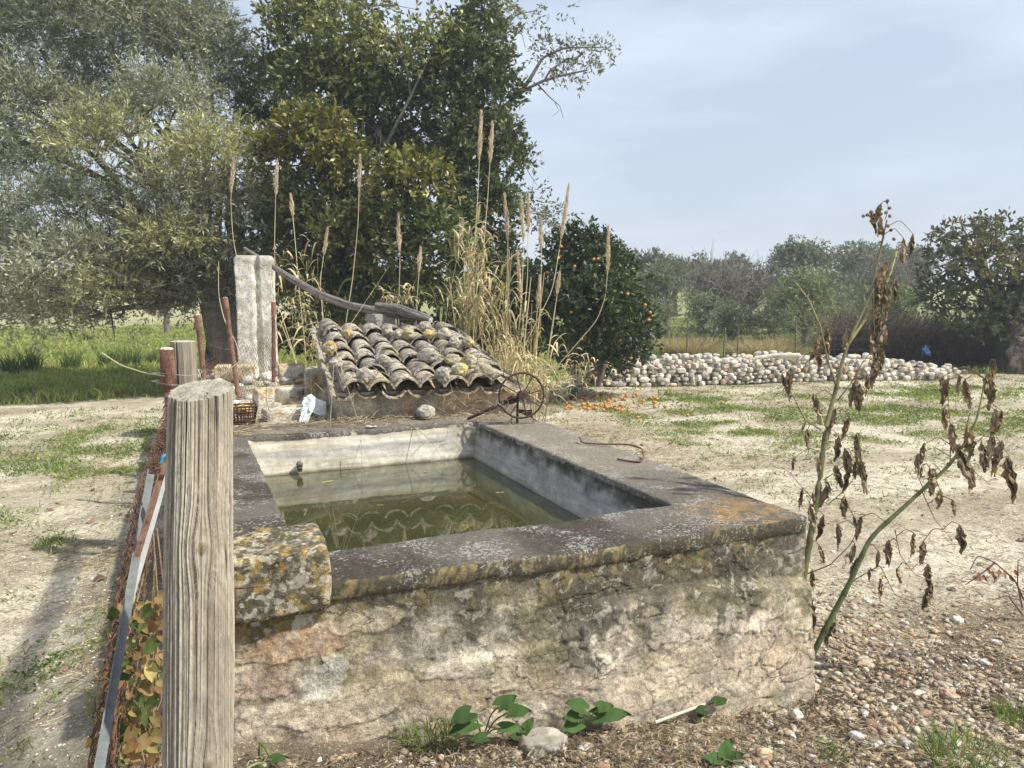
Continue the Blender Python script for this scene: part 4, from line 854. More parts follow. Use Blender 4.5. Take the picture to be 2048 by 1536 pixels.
# grey branching limb reaching out right, sparse silver leaves
c3=D(985,745,13.6); c3[2]=hgt(c3[0],c3[1]).item()
l3=CL([(1050,40,60,45,12.8,nn_,.35),(1010,15,50,35,12.8,nn_,.4),(1100,110,55,40,12.8,nn_,.4),(1170,120,55,40,12.7,nn_,.42),(1130,155,60,28,12.8,nn_,.3),(1205,105,30,22,12.7,nn_,.5),(1100,20,35,25,12.8,nn_,.3),(1090,440,50,45,12.6,nn_,.6),(1060,390,30,35,12.7,nn_,.4),(1110,480,40,40,12.6,nn_,.6),(1040,330,30,30,12.8,nn_,.35)])
br=G()
rt3=tree('silver_leaved_tree',c3,'thin branched silvery tree whose bare grey limb reaches right into the sky','tree',
  [([c3,D(975,560,13.3),D(975,330,13.1),D(1000,215,13),D(1040,185,12.9),D(1085,160,12.8),D(1120,152,12.8),D(1175,140,12.7)],[.12,.10,.08,.055,.045,.035,.025,.012]),
   ([D(1040,187,12.9),D(1065,150,12.8),D(1085,115,12.8),D(1130,95,12.7),D(1210,95,12.7)],[.035,.028,.02,.014,.006]),
   ([D(1090,160,12.8),D(1100,140,12.7),D(1130,120,12.8),D(1160,112,12.8)],[.018,.014,.01,.005]),
   ([D(1075,168,12.8),D(1100,195,12.7),D(1120,212,12.7),D(1127,238,12.7)],[.015,.01,.007,.004]),
   ([D(1110,205,12.7),D(1118,222,12.7),D(1105,232,12.7)],[.006,.004,.003]),
   ([D(990,150,13),D(1010,60,12.9),D(1030,30,12.9),D(1075,20,12.8)],[.03,.022,.014,.005]),
   ([D(1020,45,12.9),D(1045,70,12.8),D(1050,95,12.8)],[.012,.008,.004]),
   ([D(1030,310,13),D(1050,330,12.8),D(1060,350,12.8),D(1075,372,12.8)],[.014,.01,.006,.003]),
   ([D(690,-5,12.3),D(735,15,12.2),D(775,8,12.2),D(840,20,12.2)],[.012,.01,.007,.003])],
  l3,M_leaf_o,3200,.08,.03,((.11,.125,.075),(.17,.185,.12),(.3,.31,.26),.1),331,limbs_from=None,bark=(.20,.185,.17),tw=.22,lpt=8,shell=.1,up=.1)
# orange tree with fruit
o4=D(1190,742,13.0); o4[2]=0
orc=CL([(1160,500,65,50,11.8,nn_,1),(1110,560,60,60,11.8,nn_,1),(1195,520,60,60,11.6,nn_,1),(1180,590,85,65,11.4,nn_,1.1),(1130,640,80,60,11.6,nn_,1),(1230,600,55,55,11.6,nn_,1),(1225,665,75,50,11.4,nn_,1.1),(1265,640,50,60,11.7,nn_,1),(1190,722,75,32,11.9,nn_,1),(1255,712,45,26,11.9,nn_,1),(1285,670,32,45,11.8,nn_,1),(1245,560,45,50,11.8,nn_,1),(1170,690,80,35,11.6,nn_,1)])
ot=tree('orange_tree',o4,'rounded dark green orange tree dotted with ripe fruit','tree',[([o4,o4+np.array((0,-.3,.6)),o4+np.array((0,-.5,1.3))],[.1,.08,.05])],orc,M_leaf_c,4500,.085,.042,((.03,.05,.018),(.055,.085,.028),(.12,.15,.05),.07),341,limbs_from=o4+np.array((0,-.3,.6)),r0=.04,gap=-.3,tw=.14,lpt=9,shell=.45,side=2)
V3,F3=ICO[3]
for i,(px,py) in enumerate([(1122,493),(1140,487),(1117,516),(1120,512),(1142,536),(1149,533),(1147,530),(1187,519),(1196,518),(1186,557),(1142,624),(1172,639),(1178,646),(1163,678),(1110,700),(1300,625),(1297,640),(1304,632),(1262,716),(1120,660),(1230,560),(1255,588),(1094,545),(1208,600),(1240,680),(1275,665),(1290,610),(1160,560)]):
    p=D(px,py,11.3+.3*math.sin(i*2.3)); g=G(); r=.025; g.add(V3*np.array((r,r,r*.95))+p,F3,(.50,.23+.04*math.sin(i),.035)); build('orange_fruit',g,M_orange,ot)
fo_=None
rr_=np.random.default_rng(71)
pts=[]
for i in range(46): pts.append((1165+rr_.random()*150,792+rr_.random()*32,0))
for i in range(34): pts.append((1130+rr_.random()*90,786+rr_.random()*36,0))
pts+=[(1375,832,0),(1275,838,0),(1445,812,0),(1330,818,0),(1228,700,.52),(1268,712,.55)]
for i,(px,py,z_) in enumerate(pts):
    if z_: continue
    p=P(px,py,z_); zz=hgt(p[0],p[1]).item()
    if fo_ is None:
        g=G(); g.add(V3*.026,F3,(.52,.23,.04)); fo_=build('fallen_orange',g,M_orange,org=(0,0,-.034)); o=fo_
    else: o=fo_.copy(); sc.collection.objects.link(o)
    s=rr_.uniform(.8,1.1); o.scale=(s,s,s*.92); o.location=(p[0],p[1],zz-.004)
    tag(o,'ripe orange fallen on the litter between the canes and the stone wall','orange','fallen oranges under the orange tree')

# ---------------------------------------------------------------- background trees
def bush(name,px,py,rx,ry,dep,lab,cat,cols,seed,leaf=(.12,.03),per=90,tint=nn_,mat=None,n=7,trunk=True,low=True,bark=(.16,.14,.12),group='trees beyond the stone wall',fine=1.,**k):
    rg=np.random.default_rng(seed); cl=[]
    for i in range(n):
        a=rg.random()*6.28; q=math.sqrt(rg.random())*.62; cx=px+math.cos(a)*rx*q; cy=py+math.sin(a)*ry*q+(.34*ry if low else 0)
        s=dep/FPX; f=rg.uniform(.42,.66); cl.append((D(cx,cy,dep+rg.uniform(-.5,.5)*rx*s),(rx*s*f*1.1,rx*s*f,ry*s*f*1.1),tuple(np.array(tint)*rg.uniform(.85,1.15)),1))
    b=D(px,py+ry,dep); b[2]=hgt(b[0],b[1]).item()-.05
    c_=D(px,py,dep)
    return tree(name,b,lab,cat,[([b,(b+c_)/2,c_],[.004*dep,.003*dep,.04])],cl,mat or M_leaf_o,per*3.6,leaf[0],leaf[1],cols,seed,limbs_from=b+(c_-b)*.35,r0=.05,bark=bark,group=group,shell=.3,side=2,**k)
GO=((.13,.15,.095),(.20,.22,.15),(.32,.33,.26),.12); GC=((.085,.10,.06),(.125,.145,.085),(.19,.20,.12),.1)
bush('olive_tree',1335,565,52,62,24,'grey green bushy olive immediately right of the orange tree beyond the wall','tree',GO,401,(.13,.028),330,n=10)
bush('olive_tree',1460,635,58,32,23,'low dark olive bush in the middle of the meadow below the bare tree','tree',GO,402,(.13,.028),380,tint=(.75,.78,.85),n=9)
bush('olive_tree',1610,590,72,62,22,'broad pale olive tree in the centre of the far treeline','tree',GO,403,(.13,.026),330,tint=(1.1,1.1,.95),n=12)
bush('olive_tree',1700,590,55,50,25,'small hazy olive tree behind the tall dead plant','tree',GO,404,(.14,.03),260,n=8)
bush('olive_tree',1800,600,50,45,24,'grey green olive left of the big carob at the right edge','tree',GO,405,(.14,.03),300,tint=(1,1.05,.8),n=8)
bush('olive_tree',1268,580,45,50,30,'faint grey olive peeping out behind the orange tree','tree',GO,406,(.16,.035),170,n=7)
bush('distant_carob',1605,500,62,45,42,'tallest rounded green carob on the far skyline','tree',GC,411,(.2,.07),75,tint=(1.2,1.2,1.1),mat=M_leaf_c,n=12)
bush('distant_carob',1470,535,60,38,45,'low wide carob on the skyline behind the bare tree','tree',GC,412,(.2,.07),75,tint=(1.2,1.2,1.2),mat=M_leaf_c,n=9)
bush('distant_carob',1350,530,45,32,45,'carob crown on the skyline above the bushy olive','tree',GC,413,(.2,.07),75,tint=(1.1,1.15,1.1),mat=M_leaf_c,n=8)
bush('distant_carob',1245,508,32,34,40,'round carob top just right of the orange tree crown','tree',GC,414,(.2,.07),80,tint=(1.1,1.15,1.1),mat=M_leaf_c,n=8)
bush('distant_carob',1725,520,70,38,44,'wide carob row end on the skyline behind the dead plant top','tree',GC,415,(.2,.07),75,tint=(1.2,1.25,1.1),mat=M_leaf_c,n=11)
bush('distant_carob',1815,520,50,36,46,'far carob crown just left of the big right hand carob','tree',GC,416,(.2,.07),75,tint=(1.2,1.25,1.1),mat=M_leaf_c,n=9)
bush('distant_carob',1400,545,40,42,44,'pale carob crown between two skyline trees behind the bushy olive','tree',GC,418,(.2,.07),80,tint=(1.2,1.2,1.2),mat=M_leaf_c,n=9)
bush('distant_carob',1650,560,60,40,40,'dark carob mass right below the tallest skyline carob','tree',GC,419,(.2,.07),80,mat=M_leaf_c,n=9)
bush('distant_carob',1540,560,40,40,38,'dark carob mass left of the tallest skyline carob','tree',GC,417,(.2,.07),85,mat=M_leaf_c,n=8)
bush('wild_olive_shrub',1400,610,55,42,26,'rounded grey shrub between the bushy olive and the bare tree','shrub',GO,431,(.13,.03),260,n=9)
bush('wild_olive_shrub',1545,615,48,48,25,'grey green shrub to the left of the broad pale olive','shrub',GO,432,(.13,.03),260,n=9)
bush('wild_olive_shrub',1665,625,52,40,23,'pale shrub rising out of the brushwood edge','shrub',GO,433,(.13,.03),280,n=9)
bush('wild_olive_shrub',1760,615,60,48,24,'greenish shrub behind the brushwood below the bare tree','shrub',GO,434,(.13,.03),260,tint=(1,1.05,.8),n=9)
# bare grey trees
def bare(px,py,rx,ry,dep,lab,seed,nb=40):
    rg=np.random.default_rng(seed); s=dep/FPX; b=D(px,py+ry,dep); b[2]=hgt(b[0],b[1]).item()-.05; rt=root('bare_tree',b,lab,'tree','trees beyond the stone wall'); g=G(); tw=G(); gc=(.20,.185,.155)
    q0=b+np.array((0,0,(D(px,py,dep)[2]-b[2])*.5)); g.tube([b,(b+q0)/2,q0],[.12,.1,.08],8,gc); ends=[]
    for i in range(nb):
        a=rg.random()*6.28; r=math.sqrt(rg.random()); e=D(px+math.cos(a)*rx*r,py-abs(math.sin(a))*ry*r*1.0+ry*.25,dep+rg.uniform(-1,1)*rx*s*.7); q=curve([q0,q0+(e-q0)*.5+rg.normal(size=3)*.3+np.array((0,0,.25)),e],10); g.tube(q,np.linspace(.045,.01,10),5,gc,cap=False)
        for j in range(26):
            k=rg.integers(3,10); d=unit(rg.normal(size=3)+unit(e-q0)*.7+np.array((0,0,.3))); L=rg.uniform(.25,.8); tw.tube([q[k],q[k]+d*L*.5+rg.normal(size=3)*.05,q[k]+d*L+rg.normal(size=3)*.1],[.009,.007,.004],3,gc,cap=False)
    build('trunk',g,M_bark,rt); build('crown',tw,M_bark,rt)
bare(1430,575,70,75,27,'leafless grey tree with a tangle of fine twigs beyond the wall',421,44)
bare(1500,570,55,65,29,'second leafless grey tree, right beside the first one',422,34)
bare(1760,560,60,60,27,'leafless grey tree behind the tall dead plant',423,38)
bare(1830,560,45,65,29,'leafless grey tree touching the big right hand carob',424,30)
# right-hand big carob
rb_=D(2035,745,15.5); rb_[2]=hgt(rb_[0],rb_[1]).item()-.1
rcl=CL([(1930,480,70,42,15,(1.25,1.15,1),.8),(1990,470,55,38,15.5,dg,1),(2040,510,50,40,15,(1,1,.9),.9),(1900,530,60,38,15,nn_,.9),(1960,530,70,40,14.8,(1.3,1.15,.9),.9),(2020,570,60,45,15,dg,1),(1880,590,50,50,15,dg,1.1),(1940,600,60,40,15.2,dg,.7),(2040,640,45,50,15,dg,1),(1960,660,45,40,15.3,dg,.8),(1900,640,45,35,15.2,dg,.7),(2100,520,70,90,15.5,nn_,1),(2110,650,60,60,15.5,nn_,1)])
tree('carob_tree',rb_,'big spreading dark carob tree at the right edge of the yard','tree',[([rb_,rb_+np.array((-.1,0,.8)),D(2000,600,15.5),D(1960,540,15.3),D(1930,480,15.2)],[.45,.3,.2,.12,.05]),([rb_+np.array((0,0,.7)),D(2030,560,15.3),D(2045,490,15.3)],[.2,.15,.06])],rcl,M_leaf_c,1300,.12,.052,((.07,.08,.048),(.12,.13,.075),(.19,.18,.10),.12),431,limbs_from=rb_+np.array((-.2,0,1.2)),r0=.07,bark=(.085,.075,.065),tw=.2,lpt=9,shell=.3,side=5)
# brushwood thicket under it
def thicket(x0_,x1_,ytop,ybot,dep,n_,lab,seed,col,name='brush_thicket',L=(.3,.8)):
    rg=np.random.default_rng(seed); g=G()
    for i in range(n_):
        px=rg.uniform(x0_,x1_); dd=dep+rg.uniform(-.8,1.2); b=D(px,700,dd); b[2]=hgt(b[0],b[1]).item()+rg.random()**1.2*max(.1,(D(px,ytop,dd)[2]-.1)); d=unit(rg.normal(size=3)+np.array((0,0,.7))); l=rg.uniform(*L)
        g.tube([b,b+d*l*.5+rg.normal(size=3)*.06,b+d*l+rg.normal(size=3)*.12],[.006,.005,.003],3,np.array(col)*rg.uniform(.6,1.3),cap=False)
    return g
bush('wild_olive_shrub',1305,625,45,40,23,'low shrub filling the meadow right beside the orange tree','shrub',GO,435,(.13,.03),260,n=9)
bush('wild_olive_shrub',1440,600,60,50,31,'hazy shrub mass behind the bare trees','shrub',GO,436,(.15,.035),200,n=9)
bush('wild_olive_shrub',1590,620,60,44,29,'hazy shrub mass behind the broad pale olive','shrub',GO,437,(.15,.035),200,n=9)
bush('distant_carob',1290,535,45,38,43,'dim carob crown on the skyline right of the orange tree','tree',GC,438,(.2,.07),80,mat=M_leaf_c,n=9)
g=thicket(1660,2010,662,715,16.8,12000,'',441,(.15,.12,.10)); rt=root('brush_thicket',D(1830,720,15),'long dark brown tangle of brushwood behind the collapsed wall','brushwood'); build('branches',g,M_bark,rt)
lc=CL([(x_,668+14*math.sin(x_*.05),42,34,16.8,(1,1,1),1) for x_ in range(1670,2010,34)]); g,tg=crown(lc,420,.07,.03,((.07,.065,.045),(.11,.10,.07),(.10,.12,.05),.2),442,shell=.1,tw=.15); build('leaves',g,M_dead,rt,smooth=False)
# old carob's gnarled trunk base at the right edge, shaped as a rock
g=G(); p=D(2045,700,15.0); rock(g,(p[0]+.15,p[1],.25),(.42,.35,.55),451,4,0,((.13,.105,.085),(.27,.23,.19)),rough=.3,sharp=30); tag(build('trunk_base',g,M_rock),'rough brown gnarled trunk base at the foot of the right hand carob','trunk_base')
g=G(); p=D(1850,702,14.4); sheet(g,[[p+np.array((-.12,0,.1)),p+np.array((.14,0,.12))],[p+np.array((-.14,-.05,-.08)),p+np.array((.15,-.05,-.1))]],20,20,(.03,.07,.18),460,.04,.3); tag(build('blue_tarp_scrap',g,M_plain),'small crumpled blue tarpaulin scrap in the brushwood','tarp')
# dry tall grass clumps beyond the wall
def tussock(name,px,py,rx,hp,dep,n_,cols,lab,seed,group=None,bend=.35,w_=.006,cat='grass clump',z0=None,mat=None,top=True):
    rg=np.random.default_rng(seed); s=dep/FPX; c_=D(px,py,dep); g=G()
    a=rg.random(n_)*6.28; q=np.sqrt(rg.random(n_))*rx*s; bx=c_[0]+np.cos(a)*q; by=c_[1]+np.sin(a)*q; bz=(hgt(bx,by)-.01 if z0 is None else np.full(n_,z0)); b=np.c_[bx,by,bz]
    L=hp*s*rg.uniform(.45,1.05,n_)[:,None]; out=np.c_[np.cos(a),np.sin(a),np.zeros(n_)]*(q/(rx*s))[:,None]*.5+rg.normal(size=(n_,3))*np.array((.3,.3,.05)); 
    d=unit(out*bend*2+np.array((0,0,1))); m_=b+d*L*.55; t=m_+unit(out*bend*5+np.array((0,0,.7)))*L*.5
    sd=unit(np.cross(d,rg.normal(size=(n_,3))))*w_/2
    V=np.stack([b-sd,b+sd,m_+sd*.8,m_-sd*.8,t],1).reshape(-1,3); i=np.arange(n_)[:,None]*5
    u=rg.random((n_,1)); cc=np.repeat((np.array(cols[0])*(1-u)+np.array(cols[1])*u)*rg.uniform(.75,1.25,(n_,1)),5,axis=0)
    g.add(V,i+np.array([[0,1,2,3]]),cc); g.l.append((i+np.array([[3,2,4]])+0).ravel()); g.n.append(np.full(n_,3))
    o=build(name,g,mat or M_grass,smooth=False)
    if lab: tag(o,lab,cat,group)
    return o
DRY=((.42,.35,.22),(.30,.24,.15))
tussock('dry_grass_clump',1375,680,48,52,19,1600,DRY,'straw coloured grass clump beyond the wall near the orange tree',501,w_=.02)
tussock('dry_grass_clump',1535,700,55,65,17,1500,DRY,'tall fawn grass clump leaning beyond the middle of the wall',502,w_=.016)
tussock('dry_grass_clump',1485,680,28,48,18,600,DRY,'small brown grass clump left of the tall fawn one',503,w_=.016)
# wire fence behind the wall
fpx=[(1375,636,690,14.8),(1450,655,708,14.2),(1478,650,704,15.5),(1590,640,712,14.5),(1302,655,700,14.5)]
for i,(px,y0_,y1_,dep) in enumerate(fpx):
    t=D(px+4*math.sin(i*3),y0_,dep); b=D(px,y1_,dep); b[2]=0; m_=(t+b)/2+np.array((.03*math.sin(i*5),0,0)); g=G(); g.tube(curve([b,m_,t],12),np.linspace(.02,.013,12),7,(.17,.15,.12),wob=.4)
    tag(build('fence_stake',g,M_bark),['thin grey stake standing in the meadow below the olive','crooked pale stake just behind the stone wall','thin stake between the crooked one and the fawn grass','leaning stake right of the tall fawn grass clump','stake half hidden by the orange tree'][i],'stake','stakes of the wire fence beyond the wall')
g=G()
for h_ in (.35,.55,.75,.95): g.tube(curve([D(1300,700,14.5)*np.array((1,1,0))+np.array((0,0,h_)),D(1450,700,14.3)*np.array((1,1,0))+np.array((0,0,h_-.04)),D(1590,700,14.4)*np.array((1,1,0))+np.array((0,0,h_)),D(1780,700,14.4)*np.array((1,1,0))+np.array((0,0,h_-.02))],40),.0013,3,(.22,.21,.2),cap=False)
tag(build('fence_wires',g,M_galv),'four thin fence wires strung between the stakes beyond the wall','wire fence')
# far trees on the left, seen through the olive
for i,(px,py,rx,ry,dep,lab) in enumerate(((40,470,70,45,70,'hazy far tree at the extreme left behind the olive'),(160,480,60,38,75,'second hazy far tree behind the olive'),(270,490,60,35,72,'third hazy far tree, left of the olive trunk'),(330,560,26,40,28,'young slim tree in the sunny meadow behind the olive'))):
    bush('far_tree',px,py,rx,ry,dep,lab,'tree',GO,470+i,(.3,.1) if dep>50 else (.14,.03),20 if dep>50 else 150,n=8,group='far trees behind the olive')

# ---------------------------------------------------------------- giant reeds
def reed(pts,plume,dep,lab,seed,r=.0075,dense=1.,nl=4,z0=None,col=(.58,.50,.33)):
    """pts: list of (px,py) from base to tip; plume: number of metres of seed head"""
    rg=np.random.default_rng(seed); q=[D(x_,y_,dep) for x_,y_ in pts]; b=q[0].copy(); zg=hgt(b[0],b[1]).item() if z0 is None else z0
    if b[2]>zg+.05: q=[np.array((b[0]+(b[0]-q[1][0])*.25,b[1],zg))]+q
    q=curve(q,48); rt=root('giant_reed',q[0],lab,'reed','tall dry reeds round the hut'); L=np.linalg.norm(np.diff(q,axis=0),axis=1).sum()
    k=int(48*(1-plume/L)) if plume else 47
    g=G(); rad=np.linspace(r,r*.45,k+1)*(1+.18*(np.arange(k+1)%6==0)); cc=np.array(col)*rg.uniform(.8,1.1); g.tube(q[:k+1],rad,7,cc,cap=True); build('cane',g,M_reed,rt)
    if plume:
        g=G(); ax=q[k:]; n_=int(700*plume/.4); t=rg.random(n_)**.8*.95; idx=np.clip((t*(len(ax)-1)).astype(int),0,len(ax)-2); fr=t*(len(ax)-1)-idx; p=ax[idx]*(1-fr)[:,None]+ax[idx+1]*fr[:,None]
        td=unit(ax[idx+1]-ax[idx]); wd_=.026*np.sin(np.clip(t*1.02+.04,0,1)*np.pi)**.7*(1.1-.5*t); d=unit(td*1+rg.normal(size=(n_,3))*.16); p=p+rg.normal(size=(n_,3))*wd_[:,None]*.42
        l=rg.uniform(.03,.07,n_)[:,None]; sd=unit(np.cross(d,rg.normal(size=(n_,3))))*.0032
        u=rg.random((n_,1)); pc=np.array((.50,.39,.27))*(1-u)+np.array((.66,.56,.43))*u
        V=np.stack([p-sd,p+sd,p+d*l],1).reshape(-1,3); g.add(V,np.arange(n_*3).reshape(-1,3),np.repeat(pc,3,axis=0)); g.tube(ax,np.linspace(r*.45,.0012,len(ax)),4,pc[0]); build('plume',g,M_reed,rt,smooth=False)
    for j in range(nl):
        kk=rg.integers(6,max(8,int(k*.75))); a=rg.random()*6.28; o=np.array((math.cos(a),math.sin(a),0)); l=rg.uniform(.25,.55); s=np.linspace(0,1,9)[:,None]; mid=q[kk]+o*l*s*rg.uniform(.5,1)+np.array((0,0,1))*(l*.55*s-l*rg.uniform(.7,1.4)*s*s)
        wv=(.012*np.sin(np.pi*np.clip(s*.92+.06,0,1))); sd=np.array((-o[1],o[0],.3))*wv; g=G(); V=np.stack([mid-sd,mid+sd],1); g.grid(V,9,2,np.array((.58,.50,.32) if rg.random()<.7 else (.30,.33,.14))*rg.uniform(.75,1.1)); build('leaf',g,M_reed,rt)
    return rt
reeds=[([(505,680),(490,590),(480,545),(466,480),(461,400),(467,318)],.42,8.6,'leaning plumed reed left of the white pillar','p',0),
([(545,690),(550,560),(549,480),(551,400),(554,322)],.40,8.8,'tall plumed reed rising directly behind the pillar','p',3),
([(610,690),(600,600),(590,480),(582,392)],.28,8.8,'slim reed right of the pillar with long drooping leaves','p',5),
([(690,655),(705,560),(716,450),(720,312)],.45,8.6,'straight plumed reed above the long log, left of centre','p',1),
([(650,690),(640,560),(655,460)],.30,8.9,'short thin plumed reed between the slim and the straight one','p',4),
([(797,625),(800,520),(797,430)],.42,8.8,'reed with a narrow brown plume above the concrete block','p',5),
([(832,630),(836,570),(841,497)],.28,8.8,'short reed just right of the narrow plumed one','p',5),
([(935,690),(945,560),(955,400),(963,222)],.52,8.0,'tallest plumed reed, left one of the high pair','p',4),
([(950,690),(965,520),(975,400),(985,246)],.45,8.0,'second tallest plumed reed, right one of the high pair','p',4),
([(888,655),(905,560),(918,500),(925,443)],.26,8.2,'short reed leaning right over the top of the roof','p',1),
([(1005,700),(1014,560),(1016,480),(1009,388)],.50,8.4,'plumed reed right of the high pair with a green tinged leaf','p',3),
([(1035,700),(1045,560),(1047,480),(1042,392)],.52,8.3,'left reed of the close pair of thick plumes','p',3),
([(1040,700),(1055,560),(1056,480),(1057,396)],.42,8.5,'right reed of the close pair of thick plumes','p',2),
([(1050,700),(1042,600),(1035,503)],.55,8.0,'lower reed whose plume stands in front of the close pair','p',2),
([(1070,740),(1081,600),(1083,520),(1081,437)],.36,8.4,'single plumed reed right of the close pair','p',2),
([(1072,740),(1072,650),(1080,555)],.34,8.1,'small low plume below the single reed','p',2),
([(1030,730),(1065,660),(1105,580),(1122,480),(1138,368)],.60,8.2,'large pale plume leaning right against the sky','p',3),
([(1090,740),(1105,660),(1119,548)],.26,8.5,'short thin plume in front of the orange tree','p',3),
([(1100,750),(1160,680),(1195,640),(1212,590),(1216,520),(1217,452)],.52,8.2,'bent reed curving right in front of the orange tree','p',3),
([(475,690),(448,640),(437,590),(437,522)],0,7.6,'plumeless bare cane leaning left of the rusty posts','p',0),
([(560,640),(600,745)][::-1],0,8.4,'fallen cane slanting behind the right tube post','p',0),
([(600,760),(585,700),(560,620)],0,8.2,'second slanting cane behind the right tube post','p',0)]
for i,(pts,pl,dep,lab,_,nl) in enumerate(reeds): reed(pts,pl,dep,lab,800+i,nl=nl)
# mass of dry reed leaves and broken canes (uncountable)
def straw(name,spec,seed,lab,cat,wd_=.014,cols=((.54,.46,.28),(.38,.31,.19),(.26,.29,.13)),kind=None):
    rg=np.random.default_rng(seed); g=G()
    for (px,py,rx,ry,dep,n_,L,up) in spec:
        for i in range(n_):
            b=D(px+rg.normal()*rx*.5,py+rg.normal()*ry*.5,dep+rg.uniform(-.35,.35)); b[2]=max(b[2],hgt(b[0],b[1]).item()+.02); a=rg.random()*6.28; o=np.array((math.cos(a),math.sin(a),0))*rg.uniform(.2,1); l=rg.uniform(.5,1.1)*L
            s=np.linspace(0,1,7)[:,None]; mid=b+o*l*s*.8+np.array((0,0,1))*(l*up*s-l*rg.uniform(.5,1.2)*s*s); mid[:,2]=np.maximum(mid[:,2],hgt(mid[:,0],mid[:,1])+.01); w2=wd_*rg.uniform(.5,1.2)*np.sin(np.pi*np.clip(s*.9+.08,0,1)); sd=np.array((-o[1],o[0],rg.uniform(-.4,.4)))*w2
            c_=cols[0] if rg.random()<.5 else (cols[1] if rg.random()<.65 else cols[2]); g.grid(np.stack([mid-sd,mid+sd],1),7,2,np.array(c_)*rg.uniform(.7,1.15))
    return tag(build(name,g,M_reed),lab,cat,kind=kind)
straw('dry_reed_foliage',[(950,480,40,80,8.0,60,.35,.7),(955,560,36,80,8.0,100,.42,.9),(935,640,44,70,8.0,170,.45,1.2),(940,520,34,70,8.0,60,.4,1.2),(990,620,60,70,8.1,110,.5,1.2),(1010,690,60,50,8.1,110,.5,1.1),(1050,740,60,45,8.0,130,.45,1.1),(1100,780,40,30,7.9,110,.4,.9),(1000,735,40,40,7.8,120,.45,1.1),(1160,740,40,35,8.2,60,.35,.6)],851,'dense tangle of dry straw coloured reed leaves right of the hut','reed leaves',kind='stuff')
g=G(); rg=np.random.default_rng(855)
for i in range(26):
    b=D(rg.uniform(905,1075),720,8.0+rg.uniform(-.3,.4)); b[2]=0.; px=rg.uniform(-.2,.25); h_=rg.uniform(.9,2.1); g.tube(curve([b,b+np.array((px*.4,0,h_*.5)),b+np.array((px,rg.uniform(-.1,.1),h_))],18),np.linspace(.008,.004,18),5,np.array((.58,.48,.29))*rg.uniform(.7,1.1),cap=False)
tag(build('broken_reed_canes',g,M_reed),'bundle of bare broken canes standing thick right of the roof','reed canes',kind='stuff')
straw('dry_reed_foliage',[(600,640,50,70,8.7,120,.45,.7),(650,690,50,40,8.4,110,.4,.8),(600,520,40,40,8.8,26,.35,.3),(800,600,50,30,8.9,90,.35,.8),(545,520,30,30,8.9,30,.3,.6)],852,'thin arching reed leaves between the pillar and the roof','reed leaves',kind='stuff')
g=G(); p=P(1145,795,0); rock(g,(p[0],p[1],.07),(.085,.075,.11),460,3,0,((.06,.055,.055),(.12,.11,.11))); tag(build('dark_stone',g,M_rock),'dark grey upright stone among the fallen oranges','stone')

# ---------------------------------------------------------------- ground cover
def inst(g,VF,pos,scl,rot,cols):
    V,F=VF; n_=len(pos); scl=np.asarray(scl); ca,sa=np.cos(rot),np.sin(rot)
    W=V[None]*scl[:,None,:]; W=np.stack([W[...,0]*ca[:,None]-W[...,1]*sa[:,None],W[...,0]*sa[:,None]+W[...,1]*ca[:,None],W[...,2]],-1)+pos[:,None]
    g.add(W.reshape(-1,3),(F[None]+np.arange(n_)[:,None,None]*len(V)).reshape(-1,F.shape[1]),np.repeat(cols,len(V),axis=0))
def inside_tank(x,y,m_=0.0): return (x>-.03-m_)&(x<2.36+m_)&(y>2.3-m_)&(y<9.6)
rg=np.random.default_rng(900)
# gravel: loose pebbles, thickest at the right front corner of the tank
def gravel(n_,cx,cy,sx,sy,r0_,r1_,cols,g,pw=2.2,res=2):
    x=cx+rg.normal(size=n_)*sx; y=cy+rg.normal(size=n_)*sy; k=~inside_tank(x,y,-.01)&(y>.6); x=x[k];y=y[k]; n_=len(x)
    r=r0_+(r1_-r0_)*rg.random(n_)**pw; z=hgt(x,y)+r*.22
    c_=np.array(cols)[rg.integers(0,len(cols),n_)]*rg.uniform(.75,1.15,(n_,1))
    V,F=ICO[res]; V=V*(1+.30*fbm(V*1.9+3,3,77)[:,None]); inst(g,(V,F),np.c_[x,y,z],np.c_[r*rg.uniform(.9,1.5,n_),r*rg.uniform(.75,1.1,n_),r*rg.uniform(.5,.75,n_)],rg.random(n_)*6.28,c_)
PC=[(.44,.38,.29),(.52,.47,.38),(.40,.31,.21),(.42,.30,.20),(.34,.30,.24),(.60,.57,.51),(.30,.19,.13),(.42,.34,.22),(.38,.30,.22),(.28,.23,.18)]
g=G()
gravel(1300,.6,2.05,.6,.22,.003,.016,PC,g,2.6)
gravel(2200,2.35,1.95,.5,.28,.003,.018,PC,g,3.2); gravel(1800,2.85,2.5,.32,.36,.003,.018,PC,g,3.); gravel(1500,3.1,2.3,1.0,.35,.003,.013,PC,g,3.); gravel(900,1.5,1.9,.8,.2,.003,.018,PC,g,2.4); gravel(300,2.4,1.7,.6,.3,.008,.024,PC,g)
gravel(16000,3.0,3.2,3.2,2.2,.002,.009,PC[:2]+PC[4:6]+[(.7,.66,.56)]*3,g,2.5,1); gravel(12000,-1.3,3.6,1.3,2.0,.002,.008,[(.72,.67,.56),(.66,.6,.48)]+[(.55,.50,.42),(.45,.38,.30)],g,2.5,1); gravel(200,3.2,4.,2.5,2.,.006,.016,PC[:2]+PC[4:6],g)
tag(build('gravel',g,M_pebble,org=(0,0,0)),'loose tan and white pebbles strewn over the soil round the tank','gravel',kind='stuff')
